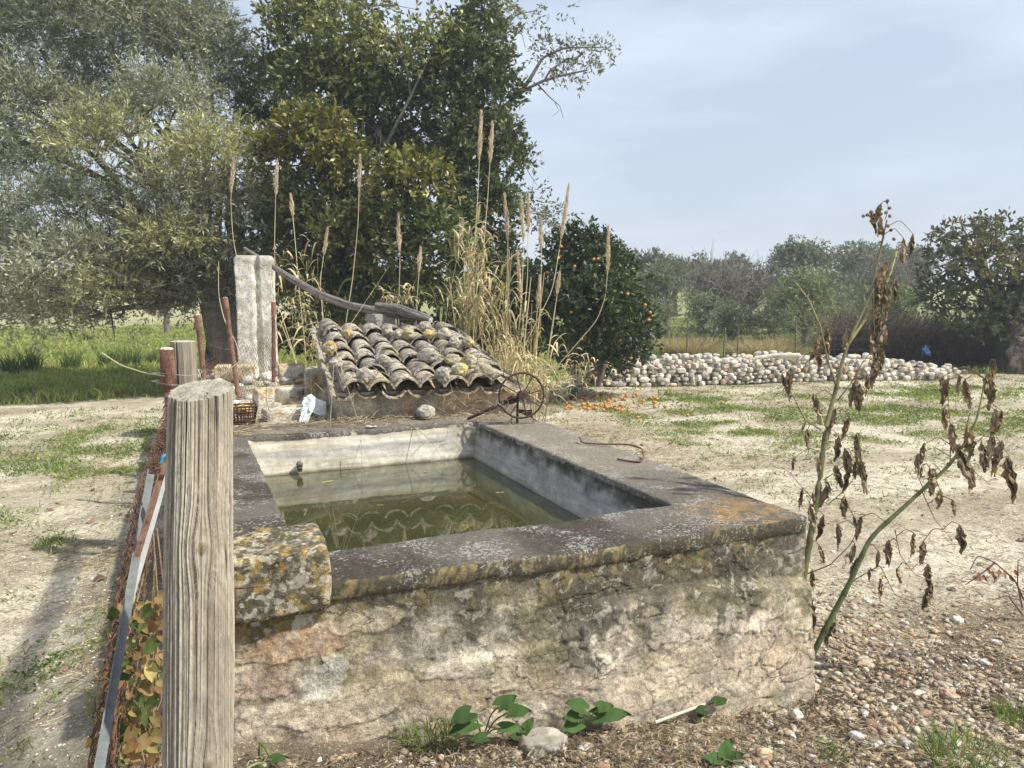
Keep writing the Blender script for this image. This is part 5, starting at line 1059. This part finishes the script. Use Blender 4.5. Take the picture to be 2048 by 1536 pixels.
# bigger stones one can tell apart
for i,(px,py,r,cc_,lab) in enumerate(((1085,1488,.07,((.27,.245,.20),(.40,.37,.31)),'big grey rock half buried at the foot of the front wall'),(1445,1412,.042,((.66,.62,.54),(.74,.71,.65)),'knobbly white stone leaning on the foot of the front wall'),(1480,1402,.03,((.52,.42,.29),(.56,.48,.36)),'tan stone next to the knobbly white one'),(1592,1430,.026,((.56,.52,.44),(.60,.56,.48)),'round cream pebble pair right of the wall foot'),(1620,1375,.035,((.55,.40,.27),(.6,.5,.38)),'orange stone at the very corner of the tank foot'),(1540,1382,.034,((.56,.44,.31),(.52,.38,.26)),'reddish angular stone near the tank corner foot'),(1715,1475,.028,((.62,.6,.56),(.66,.63,.6)),'pale flat stone on the dark soil right of the tank'),(1530,1510,.03,((.45,.33,.2),(.55,.46,.34)),'ochre stone on the dark litter in the foreground'),(1915,1240,.026,((.62,.59,.54),(.7,.67,.62)),'white stone on the sand at the right'),(1730,1330,.03,((.55,.36,.25),(.5,.4,.3)),'reddish stone on the gravel behind the leaning stem'),(1170,1500,.03,((.58,.54,.47),(.6,.45,.32)),'cream and rust stone left of centre in the foreground litter'),(1900,1390,.03,((.5,.32,.22),(.55,.42,.3)),'brick coloured stone at the right foreground'))):
    p=P(px,py,0); z=hgt(p[0],p[1]).item(); p=P(px,py,z+.3*r); g=G(); rock(g,(p[0],p[1],z+r*.25),(r*1.25,r,r*.75),700+i,4,i*1.3,cc_,rough=.16,sharp=26); tag(build('loose_rock',g,M_stone),lab,'stone')
# straw, twigs and dead leaves on the soil
def litterfun(n_,xs_,ys_,L0,L1,cols,g,wd_=.0022,z=None,lift=.012,thr=-.05):
    x=rg.uniform(*xs_,n_) if len(xs_)==2 else xs_[0]+rg.normal(size=n_)*xs_[1]; 
    x=(xs_[0]+rg.random(n_)*(xs_[1]-xs_[0])); y=ys_[0]+rg.random(n_)*(ys_[1]-ys_[0])
    if z is None: k=~inside_tank(x,y,-.0); x=x[k]; y=y[k]
    n_=len(x); kk=fbm(np.c_[x,y]*1.6,3,951)+rg.uniform(-.5,.5,n_)>thr; x=x[kk]; y=y[kk]; n_=len(x)
    a=rg.random(n_)*6.28; L=rg.uniform(L0,L1,n_); zz=(hgt(x,y) if z is None else np.full(n_,z))+rg.uniform(.002,lift,n_)
    b=np.c_[x,y,zz]; d=np.c_[np.cos(a),np.sin(a),rg.normal(size=n_)*.12]; m_=b+d*L[:,None]*.5+np.c_[-np.sin(a),np.cos(a),np.abs(rg.normal(size=n_))*.4]*L[:,None]*.12; t=b+d*L[:,None]; t[:,2]=np.maximum(t[:,2],zz-.002)
    sd=np.c_[-np.sin(a),np.cos(a),rg.normal(size=n_)*.6]*wd_/2; c_=np.array(cols)[rg.integers(0,len(cols),n_)]*rg.uniform(.7,1.2,(n_,1))
    V=np.stack([b-sd,b+sd,m_+sd,m_-sd,t],1).reshape(-1,3); i=np.arange(n_)[:,None]*5; g.add(V,i+np.array([[0,1,2,3]]),np.repeat(c_,5,axis=0)); g.l.append((i+np.array([[3,2,4]])+g.k-len(V)).ravel()); g.n.append(np.full(n_,3))
ST=[(.42,.34,.22),(.30,.23,.15),(.20,.15,.10),(.50,.42,.28),(.12,.09,.06)]
g=G(); litterfun(10000,(-.5,4.2),(1.0,2.9),.015,.08,[tuple(.75*v for v in q) for q in ST],g); litterfun(7000,(-.2,2.3),(1.7,2.42),.02,.08,[tuple(.7*v for v in q) for q in ST],g,.003,None,.03); litterfun(5000,(-.8,-.02),(1.2,5.4),.03,.14,ST,g); litterfun(26000,(-4,-.1),(1.4,9),.015,.10,ST,g,.0028); litterfun(46000,(2.3,10),(1.6,10.5),.015,.10,ST,g,.0035); litterfun(4000,(3.5,9),(5,12.5),.03,.12,ST,g,.005)
litterfun(8000,(-.35,1.6),(1.4,2.42),.015,.07,[tuple(.62*v for v in q) for q in ST],g,.0032,None,.03,-2.); litterfun(4500,(2.3,4.4),(1.0,2.6),.012,.06,ST,g,.003,None,.02,-.4)
tag(build('straw_litter',g,M_reed,smooth=False,org=(0,0,0)),'dry straw twigs and crumbled leaves littering the sandy ground','litter',kind='stuff')
g=G(); litterfun(2600,(-.02,2.0),(5.08,5.5),.03,.15,ST,g,.003,TZ+.002,.03); litterfun(900,(1.7,2.35),(4.7,5.6),.03,.12,ST,g,.003,TZ+.002,.02); litterfun(1500,(0,1.0),(5.5,7.4),.04,.2,ST,g,.003,.68,.08)
tag(build('straw_litter',g,M_reed,smooth=False,org=(0,0,TZ)),'dry straw and twigs matted along the far coping before the hut','litter',kind='stuff')
g=G(); n_=420; x=rg.uniform(-3,7,n_); y=1.2+rg.random(n_)**1.4*6; k=~inside_tank(x,y,0); x=x[k]; y=y[k]; n_=len(x); a=rg.random(n_)*6.28
for i in range(n_):
    L=rg.uniform(.015,.035); s=np.linspace(0,1,5)[:,None]; d=np.array((math.cos(a[i]),math.sin(a[i]),0)); c_=np.array((x[i],y[i],hgt(x[i],y[i]).item()+.004)); mid=c_+d*L*2*s+np.array((0,0,.012))*np.sin(np.pi*s); sd=np.array((-d[1],d[0],rg.uniform(-.4,.4)))*L*.55*np.sin(np.pi*np.clip(s*.95+.03,0,1)); g.grid(np.stack([mid-sd,mid+np.array((0,0,-.003)),mid+sd],1),5,3,np.array([(.18,.11,.07),(.27,.18,.12),(.14,.09,.06),(.36,.26,.17)][rg.integers(0,4)])*rg.uniform(.8,1.2))
tag(build('fallen_leaves',g,M_dead,org=(0,0,0)),'curled brown leaves scattered over the ground','leaves',kind='stuff')
# grass and low weeds
def grassfield(n_,sampler,g,Lf,wf,cols,bl=9,flat=.35):
    x,y=sampler(n_); k=~inside_tank(x,y,.02); x=x[k]; y=y[k]; n_=len(x); m_=n_*bl; r=np.hypot(x,y)
    X_=np.repeat(x,bl)+rg.normal(size=m_)*np.repeat(.03+.004*r,bl); Y_=np.repeat(y,bl)+rg.normal(size=m_)*np.repeat(.03+.004*r,bl); R_2=np.repeat(r,bl)
    L=Lf(X_,Y_)*rg.uniform(.5,1.2,m_)*np.repeat(rg.uniform(.6,1.3,n_),bl); a=rg.random(m_)*6.28; b=np.c_[X_,Y_,hgt(X_,Y_)-.004]
    o=np.c_[np.cos(a),np.sin(a),np.zeros(m_)]*rg.uniform(.1,1,m_)[:,None]; d=unit(np.c_[0*a,0*a,1+0*a]+o*flat*1.5); mm=b+d*L[:,None]*.55; t=mm+unit(d+o*flat*3)*L[:,None]*.5
    sd=unit(np.cross(d,rg.normal(size=(m_,3))))*(wf*(1+.16*R_2))[:,None]/2
    u=rg.random((m_,1)); tn=np.repeat(rg.uniform(.75,1.25,(n_,1)),bl,axis=0); pale=np.repeat(rg.random((n_,1))<.14,bl,axis=0)
    c_=np.where(pale,np.array((.36,.32,.17)),np.array(cols[0])*(1-u)+np.array(cols[1])*u)*tn
    V=np.stack([b-sd,b+sd,mm+sd*.8,mm-sd*.8,t],1).reshape(-1,3); i=np.arange(m_)[:,None]*5; k0=g.k; g.add(V,i+np.array([[0,1,2,3]]),np.repeat(c_,5,axis=0)); g.l.append((i+np.array([[3,2,4]])+k0).ravel()); g.n.append(np.full(m_,3))
def samp(x0,x1,y0,y1,thr,py=1.):
    def f(n_):
        x=rg.uniform(x0,x1,n_*3); y=y0+(y1-y0)*rg.random(n_*3)**py; gm_=green(x,y); az=np.degrees(np.arctan2(x,y)); k=(gm_*rg.uniform(.6,1.4,n_*3)>thr)&(az>-16)&(az<62); return x[k],y[k]
    return f
def samp2(x0,x1,y0,y1):
    def f(n_):
        x=rg.uniform(x0,x1,n_*4); y=y0+(y1-y0)*rg.random(n_*4)**.9; gm_=green(x,y); az=np.degrees(np.arctan2(x,y)); k=(rg.random(n_*4)<.04+.55*gm_)&(az>-16)&(az<62)&((x<0)|(y>3.2+.1*x)); return x[k],y[k]
    return f
GR_=((.13,.19,.045),(.24,.29,.08))
g=G()
grassfield(5000,samp2(2.8,17,4.2,11.5),g,lambda x,y:.05+0*x,.0035,GR_,11,.8)
grassfield(1900,samp2(-5,-.2,1.8,12),g,lambda x,y:.055+0*x,.0035,GR_,12,.8)
def lowweeds(n_,sampler,g):
    x,y=sampler(n_); k=~inside_tank(x,y,.02); x=x[k]; y=y[k]; n_=len(x); m_=n_*14; r=np.hypot(x,y); X_=np.repeat(x,14)+rg.normal(size=m_)*np.repeat(.03+.004*r,14); Y_=np.repeat(y,14)+rg.normal(size=m_)*np.repeat(.03+.004*r,14)
    a=rg.random(m_)*6.28; d=unit(np.c_[np.cos(a),np.sin(a),rg.uniform(.15,1.1,m_)]); b=np.c_[X_,Y_,hgt(X_,Y_)+rg.uniform(0,.012,m_)]; t=np.repeat(rg.uniform(.65,1.3,(n_,1)),14,axis=0)*rg.uniform(.8,1.2,(m_,1)); c_=np.where(np.repeat(rg.random((n_,1))<.3,14,axis=0),np.array((.30,.33,.10)),np.array((.12,.18,.05)))*t
    leaves(g,b,d,.020*rg.uniform(.5,1.4,m_)*(1+.06*np.repeat(r,14)),.008*rg.uniform(.6,1.4,m_)*(1+.06*np.repeat(r,14)),c_,rg)
lowweeds(5200,samp2(2.8,17,3.6,11.5),g); lowweeds(2300,samp2(-5,-.3,1.6,12),g)
tag(build('yard_grass',g,M_grass,smooth=False,org=(0,0,0)),'low patchy green grass and weeds in the sandy yard','grass',kind='stuff')
g=G()
grassfield(5200,samp(-8,4.5,12.4,34,.3,1.2),g,lambda x,y:.11+.08*(fbm(np.c_[x,y]*.5,2,960)>.1),.007,((.19,.25,.06),(.36,.40,.12)),9,.45)
grassfield(4600,samp(4,34,9.8,34,.3,1.2),g,lambda x,y:.13+0*x,.007,((.16,.22,.06),(.28,.31,.11)),9,.35)
tag(build('meadow_grass',g,M_grass,smooth=False,org=(0,0,0)),'lush green meadow grass beyond the yard','grass',kind='stuff')
FG=((.10,.16,.035),(.20,.26,.08))
for (px,py,rx,hp,n_,lab,sd_s) in ((860,1512,60,75,220,'wispy pale green grass tuft at the wall foot left of the arum leaves',1),(620,1515,55,60,150,'straw streaked grass tuft at the wall foot beside the nearest post',2),(1930,1500,75,70,260,'dense dark green grass tuft in the bottom right foreground',3),(2040,1430,40,60,160,'grass tuft cut by the right edge of the ground',4),(1670,1470,24,40,90,'small bright grass tuft on the dark soil',5),(250,1500,60,70,160,'yellowing grass under the vine left of the post',6),(1290,1435,40,40,80,'short grass at the wall foot by the hole',7)):
    p=P(px,py,.03); dep=float((p-C0)@_f); tussock('grass_tuft',px,py,rx,hp,dep,n_,FG if sd_s not in (2,6) else ((.20,.24,.08),(.42,.38,.2)),lab,970+sd_s,w_=.0042,bend=.5,cat='grass tuft')
# rank weeds along the edge of the shaded meadow
for i,(px,dep) in enumerate(((20,15),(60,15.5),(140,16),(215,16.5),(260,16),(310,16.5))):
    tussock('tall_weed',px,700,16,52+10*math.sin(i*2),dep,170,((.06,.10,.03),(.11,.16,.05)),['tall dark weed clump at the left edge of the shaded meadow','second rank weed clump from the left edge','rank weed clump under the drooping olive twigs','rank weed clump right of the olive twigs','rank weed clump short of the slim young tree','rank weed clump nearest to the fence posts'][i],990+i,'rank weeds in the left meadow',.2,.014,'weed')

# broad leaved weeds at the wall foot
def leafblade(g,base,d,up,L,W,col,arrow=.25,droop=.25,fold=.15):
    d=unit(np.array(d,float)); s_=unit(np.cross(d,np.array(up,float))); n_=np.cross(s_,d); nu,nv=11,5; rows=[]
    for i in range(nu):
        t=i/(nu-1); w_=W*(math.sin(math.pi*min(1,(t*.86+.14))**.75))*(1 if t<.99 else .1); c_=np.array(base)+d*L*t-np.array((0,0,1))*droop*L*t*t
        back=arrow*L*max(0,1-t*3.)
        rows.append([c_+s_*w_*k+n_*(abs(k)*fold*W-.04*L*math.sin(t*9+k*3))*1.-d*back*abs(k) for k in (-1,-.5,0,.5,1)])
    g.grid(np.array(rows),nu,nv,col)
def weed(px,py,lv,lab,seed,sc_=1.,name='broad_leaf_weed'):
    rg=np.random.default_rng(seed); p=P(px,py,0); z=hgt(p[0],p[1]).item(); p=P(px,py,z); rt=root(name,(p[0],p[1],z),lab,'plant'); 
    for (a,h,L,W) in lv:
        e=p+np.array((math.cos(a)*h*.5,math.sin(a)*h*.5,0))*sc_; e[2]=z+h; e[1]=min(e[1],2.24); g=G(); q=curve([(p[0],p[1],z),(p+e)/2+np.array((0,0,h*.2)),e],10); g.tube(q,.0028,5,(.16,.24,.06)); 
        leafblade(g,e,(math.cos(a),math.sin(a)*.35-.25,.15),(0,-.45,1),L,W,np.array((.045,.09,.024))*rg.uniform(.7,1.5)); build('leaf',g,M_leaf_g,rt)
weed(965,1480,((2.9,.12,.10,.030),(3.5,.16,.09,.030),(.2,.13,.08,.028),(-.4,.08,.08,.022),(1.2,.16,.08,.026),(2.3,.06,.06,.02)),'leafy arum with drooping arrow leaves, left of the big grey rock',1001)
weed(1165,1470,((.2,.08,.13,.034),(1.8,.12,.08,.03),(3.0,.07,.08,.03),(2.4,.1,.06,.026),(.6,.11,.06,.025)),'arum with one long leaf pointing right at the centre of the wall foot',1002)
weed(1040,1490,((1.4,.06,.07,.018),(1.9,.04,.05,.015)),'single upright arum leaf between the two larger plants',1003)
weed(1395,1430,((2.2,.06,.05,.02),(.7,.08,.055,.022),(3.3,.04,.05,.018)),'small arum sprout touching the knobbly white stone',1004)
weed(1450,1535,((.9,.02,.085,.024),(1.9,.02,.085,.024),(2.8,.01,.08,.022),(.1,.01,.07,.02),(1.4,.03,.09,.022)),'bright rosette of tongue shaped leaves at the bottom edge of the ground',1005)
weed(520,1485,((.5,.04,.05,.016),(2.4,.03,.05,.015)),'little yellow green seedling beside the nearest post',1006)
# yellowing vine left of the post
vp=P(300,1500,.02); vr=root('ivy_vine',(vp[0],vp[1],0),'yellowing heart leaved vine trailing between the netting and the nearest post','vine'); g=G(); rg2=np.random.default_rng(1010); st=G()
for i in range(230):
    t=rg2.random(); px=rg2.uniform(175+60*(1-t),325) if rg2.random()<.75 else rg2.uniform(225,330); py=1190+330*t**.8; dep=rg2.uniform(1.75,2.15)
    p=D(px,py,dep); p[2]=max(p[2],.03); a=rg2.random()*6.28; L=rg2.uniform(.013,.032); kind=rg2.random(); c_=((.36,.25,.11) if kind<.36 else ((.30,.17,.08) if kind<.6 else ((.11,.15,.045) if kind<.88 else (.50,.42,.16))))
    leafblade(g,p,(math.cos(a),math.sin(a)*.6,-.6),(0,-1,.4),L,L*.48,np.array(c_)*rg2.uniform(.5,.95),.3,.3,.35)
for i in range(16):
    a_=D(rg2.uniform(250,335),1540,rg2.uniform(1.8,2.1)); b_=D(rg2.uniform(255,335),rg2.uniform(1050,1300),rg2.uniform(1.9,2.3)); st.tube(curve([a_,(a_+b_)/2+rg2.normal(size=3)*.04,b_],16),.0022,5,(.24,.18,.10),cap=False)
build('foliage',g,M_leaf_g,vr); build('stems',st,M_bark,vr)
# thin dry stems arching over the far end of the pool
g=G(); rg2=np.random.default_rng(1020)
for pts in ([(700,790,5.6),(672,700,5.5),(655,650,5.5),(690,760,5.3),(722,860,5.2),(726,1030,4.9)],[(700,800,5.5),(668,720,5.4),(660,850,5.2),(668,900,5.15),(664,1000,5.1)],[(800,830,5.4),(860,880,5.2),(887,920,5.1),(880,975,5.05)],[(560,845,5.4),(540,900,5.2),(590,960,5.1),(585,1040,4.9)],[(620,850,5.3),(640,930,5.15),(690,920,5.1),(720,960,5.05)],[(505,870,5.2),(520,960,5.1),(560,1000,5.0)],[(590,855,5.3),(575,930,5.1),(565,1000,5.)],[(690,800,5.4),(760,740,5.6),(850,800,5.6),(900,830,5.4)],[(640,700,6.5),(700,650,6.5),(760,560,7),(780,530,7)],[(480,700,6.),(520,650,6.6),(575,610,7.)],[(430,760,5.5),(470,730,5.6),(520,690,6)]):
    g.tube(curve([D(*q) for q in pts],34),np.linspace(.0032,.0014,34),4,(.36,.32,.25),cap=False)
for i in range(60):
    px=rg2.uniform(440,800); py=rg2.uniform(760,850); q=D(px,py,rg2.uniform(5.3,6.2)); e=q+rg2.normal(size=3)*np.array((.14,.1,.12)); e2=e+rg2.normal(size=3)*np.array((.1,.1,.1)); g.tube(curve([q,e,e2],12),np.linspace(.0025,.001,12),3,(.34,.29,.22),cap=False)
for i in range(34):
    px=rg2.uniform(900,1010); py=rg2.uniform(790,845); q=D(px,py,rg2.uniform(5.2,5.6)); e=q+rg2.normal(size=3)*np.array((.08,.08,.06)); e2=e+rg2.normal(size=3)*np.array((.06,.06,.06)); g.tube(curve([q,e,e2],10),np.linspace(.0022,.001,10),3,(.36,.31,.24),cap=False)
tag(build('dry_tendrils',g,M_bark),'thin leafless grey stems arching over the far end of the pool','dry stems',kind='stuff')
g=G(); rock(g,Q(599,930,5.02),(.022,.02,.03),1021,3,0,((.10,.09,.08),(.25,.23,.2)),rough=.2); g.tube([Q(599,930,5.05),Q(600,940,5.0)],.016,10,(.09,.08,.07)); tag(build('drain_spout',g,M_rock),'encrusted dark pipe stub poking out of the far pool wall','pipe')

# ---------------------------------------------------------------- the dead tall plant on the right
dp=P(1614,1335,0); pz=hgt(dp[0],dp[1]).item(); dead=root('dead_castor_plant',(dp[0],dp[1],pz),'tall dead plant with two green brown stems and hanging shrivelled leaves right of the tank','plant')
PDZ=.56; SPL=[]
SG=((.17,.20,.075),(.30,.28,.12),(.22,.17,.09))
def stem(pts,rad,col,name='stem'):
    q=curve([D(p[0],p[1],p[2]+PDZ) for p in pts],60); n_=len(q); g=G(); r_=np.interp(np.linspace(0,1,n_),np.linspace(0,1,len(rad)),rad)*(1+.14*(np.arange(n_)%7==0)); c_=np.repeat(lerp(col[0],col[1],np.linspace(0,1,n_)),12,axis=0)
    c_=c_*(1-.45*(np.repeat(np.arange(n_)%7==0,12)))[:,None]; g.tube(q,r_*.68,12,(0,0,0),cap=False); g.c[0]=c_*(1+.25*fbm(g.v[0]*30,3,5))[:,None]; build(name,g,M_bark if name=='twig' else M_stem,dead); SPL.append(q); return q
M_stem=vcol('green_stem',.6,60,.25,.4,.002,9,.3,spec=.35)
st1=stem([(1598,1300,2.72),(1606,1160,2.78),(1640,960,2.8),(1652,850,2.8),(1672,780,2.8),(1690,700,2.8),(1712,650,2.8),(1738,600,2.8),(1752,540,2.8),(1765,480,2.8),(1774,440,2.8)],[.023,.022,.020,.018,.016,.0135,.011,.009,.007,.005],((.13,.145,.06),(.22,.18,.10)))
st2=stem([(1612,1335,2.72),(1650,1260,2.72),(1700,1165,2.7),(1740,1075,2.68),(1790,1030,2.66),(1845,980,2.64),(1895,935,2.62),(1925,895,2.6),(1955,840,2.6),(1966,780,2.6),(1976,735,2.6)],[.019,.018,.017,.015,.014,.013,.011,.010,.008,.006,.005],((.085,.12,.045),(.25,.24,.11)))
stem([(1688,700,2.8),(1730,640,2.82),(1760,590,2.84),(1778,555,2.84),(1793,505,2.85)],[.010,.009,.008,.007,.005],((.26,.25,.10),(.42,.38,.12)))
stem([(1672,770,2.8),(1655,720,2.78),(1640,650,2.76),(1618,600,2.74),(1592,565,2.72)],[.008,.0065,.005,.004,.003],((.2,.16,.09),(.35,.33,.15)),'stem')
for pts,r_ in (([(1642,860,2.8),(1610,840,2.78),(1590,800,2.76),(1572,765,2.75)],.004),([(1676,800,2.8),(1700,770,2.78),(1722,730,2.77),(1745,700,2.77)],.004),([(1648,960,2.8),(1690,930,2.78),(1712,890,2.78),(1722,860,2.78)],.003),([(1608,1150,2.78),(1660,1130,2.75),(1700,1090,2.74),(1722,1050,2.74)],.0045),([(1628,1000,2.8),(1600,970,2.78),(1580,945,2.77),(1564,936,2.77)],.003),
   ([(1655,1010,2.8),(1690,980,2.76),(1720,940,2.75),(1712,900,2.74)],.0032),([(1700,1165,2.7),(1760,1130,2.68),(1790,1190,2.68),(1855,1213,2.68)],.0035),([(1790,1060,2.66),(1800,1110,2.66),(1830,1150,2.65),(1860,1160,2.64)],.0032),([(1845,985,2.64),(1870,1040,2.62),(1905,1080,2.62)],.0032),([(1850,985,2.64),(1830,940,2.63),(1845,930,2.63)],.003),([(1920,905,2.6),(1960,880,2.6),(1985,850,2.6),(1998,842,2.6)],.004),([(1915,915,2.6),(1945,940,2.6),(1980,970,2.6)],.0032),([(1928,890,2.6),(1934,850,2.6),(1940,825,2.6)],.005),([(1900,930,2.6),(1902,870,2.6),(1896,790,2.6)],.0035),([(1766,470,2.8),(1752,440,2.8),(1735,430,2.8)],.0028),([(1770,440,2.8),(1776,420,2.8),(1775,404,2.8)],.0025),([(1740,620,2.8),(1738,680,2.8),(1750,730,2.8)],.0035),([(1745,590,2.8),(1748,650,2.79),(1752,690,2.79),(1762,720,2.79)],.003),([(1640,950,2.8),(1620,1000,2.78),(1615,1060,2.78)],.003),([(1870,950,2.62),(1820,1000,2.62),(1790,1010,2.62)],.003)):
    stem(pts,[r_,r_*.7,r_*.5],((.16,.12,.07),(.22,.17,.09)),'twig')
def wilted(seed):
    rg=np.random.default_rng(seed); g=G()
    for k in range(6):
        a=k*1.05+rg.uniform(-.3,.3); L=rg.uniform(.6,1.05); W=rg.uniform(.13,.24); o=np.array((math.cos(a),math.sin(a),0)); s_=np.array((-math.sin(a),math.cos(a),0)); nu,nv=16,6; rows=[]
        for i in range(nu):
            t=i/(nu-1); w_=W*math.sin(math.pi*min(1,t*.9+.06))**.8*(1+.35*math.sin(t*26+k*2)); c_=o*(.05+.18*math.sin(t*2.6+k))*(.4+t*.6)+np.array((0,0,-L*t+.05*math.sin(t*7+k)))+s_*.07*math.sin(t*5+k*1.7)
            rows.append([c_+s_*w_*(j/(nv-1)*2-1)+o*(.07*((j%2)*2-1)*math.sin(math.pi*t)+.05*math.sin(t*17+j)) for j in range(nv)])
        V=np.array(rows); V=V+.03*np.stack([fbm(V.reshape(-1,3)*6+q,2,seed) for q in range(3)],-1).reshape(V.shape); cc=lerp((.13,.10,.065),(.38,.29,.185),sst(-.4,.5,fbm(V.reshape(-1,3)*5,3,seed+9))); g.grid(V,nu,nv,cc*rg.uniform(.8,1.3))
    return g
SP=np.concatenate(SPL); wm=[]
for k in range(5): 
    o=build('shrivelled_leaf',wilted(1100+k),M_dead,org=(0,0,0)); wm.append(o)
wl_=[(1745,445,45,2.8),(1760,455,40,2.8),(1768,560,70,2.8),(1760,610,80,2.8),(1775,600,60,2.8),(1755,660,70,2.8),(1768,690,70,2.79),(1745,700,60,2.79),(1808,505,55,2.85),(1690,690,50,2.8),(1650,690,45,2.8),(1640,700,60,2.78),(1582,765,55,2.75),(1571,780,45,2.75),(1630,820,60,2.8),(1615,880,40,2.8),(1712,790,55,2.78),(1720,800,60,2.77),(1700,860,50,2.78),
(1667,850,60,2.8),(1678,900,55,2.78),(1635,940,45,2.8),(1690,930,60,2.77),(1712,900,60,2.76),(1720,950,70,2.75),(1700,960,60,2.75),(1672,960,55,2.78),(1655,1000,60,2.78),(1605,1000,45,2.78),(1618,1040,50,2.78),(1648,1060,60,2.78),(1690,1020,50,2.75),(1720,1060,50,2.74),(1710,1110,40,2.74),(1625,1160,35,2.78),(1620,1225,75,2.74),(1668,1265,70,2.72),(1780,1110,55,2.68),(1795,1155,35,2.68),(1762,1180,40,2.68),(1715,1140,45,2.7),(1858,1160,60,2.66),(1862,1200,60,2.66),(1830,1090,45,2.65),(1845,1110,50,2.65),(1920,1080,60,2.62),(1880,1000,40,2.62),(1870,970,60,2.62),(1850,910,45,2.63),(1835,930,40,2.63),(1915,930,80,2.6),(1935,890,70,2.6),(1898,790,60,2.6),(1890,840,50,2.6),(1930,790,60,2.6),(1975,780,70,2.6),(1990,850,60,2.6),(1965,920,60,2.6),(1985,900,60,2.6),(2000,920,70,2.6),(2018,960,95,2.58),(1940,960,55,2.6),(1900,880,60,2.6),(1988,740,40,2.6),(1752,750,60,2.79),(1675,1070,45,2.76),(1590,930,30,2.77),(1640,1110,35,2.77)]
rgw=np.random.default_rng(77)
for k in range(30):
    b=wl_[rgw.integers(0,60)]; wl_.append((b[0]+rgw.uniform(-26,26),b[1]+rgw.uniform(-30,30),b[2]*rgw.uniform(.5,.9),b[3]))
for i,(px,py,h,dep) in enumerate(wl_):
    src=wm[i%5]; o=src if i<5 else src.copy()
    if i>=5: sc.collection.objects.link(o)
    dep+=PDZ; p=D(px,py-h*.5,dep); s=h*dep/FPX; dd=np.linalg.norm(SP-p,axis=1)+np.where(SP[:,2]<p[2]-.02,.25,0); e=SP[int(np.argmin(dd))]
    if .01<dd.min()<.45: gs=G(); gs.tube(curve([e,(e+p)/2+np.array((0,0,.25*np.linalg.norm(e-p)+.008)),p],12),np.linspace(.0022,.0014,12),4,(.20,.14,.085),cap=False); build('leaf_stalk',gs,M_bark,dead)
    o.parent=dead; o.location=tuple(p-np.array(dead.location)); o.rotation_euler=(random.uniform(-.25,.25),random.uniform(-.25,.25),random.uniform(0,6.28)); s*=.88; o.scale=(s*.6*random.uniform(.6,1.2),s*.55,s*1.2)
for i,(px,py) in enumerate(((1775,402),(1779,416),(1772,425),(1780,432),(1762,428),(1735,430),(1727,432),(1742,424),(1776,452),(1782,460),(1788,478))):
    g=G(); p=D(px,py,2.8+PDZ); rock(g,p,(.0085,.0085,.009),1150+i,2,0,((.16,.10,.08),(.26,.2,.15))); build('seed_pod',g,M_rock,dead)
# bare bramble twigs at the right edge
g=G()
for pts in ([(2048,1200,3.3),(2030,1160,3.3),(1990,1125,3.3),(1955,1110,3.3),(1940,1140,3.3)],[(2046,1230,3.3),(2015,1190,3.3),(1985,1200,3.3)],[(2045,1215,3.3),(2035,1170,3.3),(2036,1120,3.3)],[(2048,1240,3.3),(2000,1235,3.3),(1960,1250,3.3)],[(1990,1125,3.3),(1960,1150,3.3),(1930,1170,3.3)]): g.tube(curve([D(*q) for q in pts],24),np.linspace(.004,.0018,24),5,(.14,.09,.08),cap=False)
for i in range(9): leafblade(g,D(1955+i*9,1145+8*math.sin(i*2.),3.3),(math.sin(i),-.3,-.6),(0,-1,.3),.03,.011,(.24,.11,.07),0,.2,.2)
tag(build('bramble_twig',g,M_bark),'dark leafless bramble shoot with a few red leaves at the right edge','bramble')
# rubbish and canes lying at the wall foot
g=G(); g.tube([P(1310,1445,.05),P(1410,1408,.03)],.006,8,(.55,.5,.42)); tag(build('broken_cane',g,M_reed),'broken pale cane lying along the foot of the front wall','cane')

# ---------------------------------------------------------------- thin morning haze over the whole plain
hz=G(); hz.box((300,1900,6.0),(3200,2300,9.0)); hz_o=build('haze',hz,M_plain,smooth=False,org=(0,0,0)); m=MT('haze_air')
pv=m.n('ShaderNodeVolumePrincipled'); pv.inputs['Color'].default_value=(.86,.92,1,1); pv.inputs['Density'].default_value=.0021; m.t.links.new(pv.outputs[0],m.out.inputs['Volume'])
hz_o.data.materials.clear(); hz_o.data.materials.append(m.m); tag(hz_o,kind='stuff')
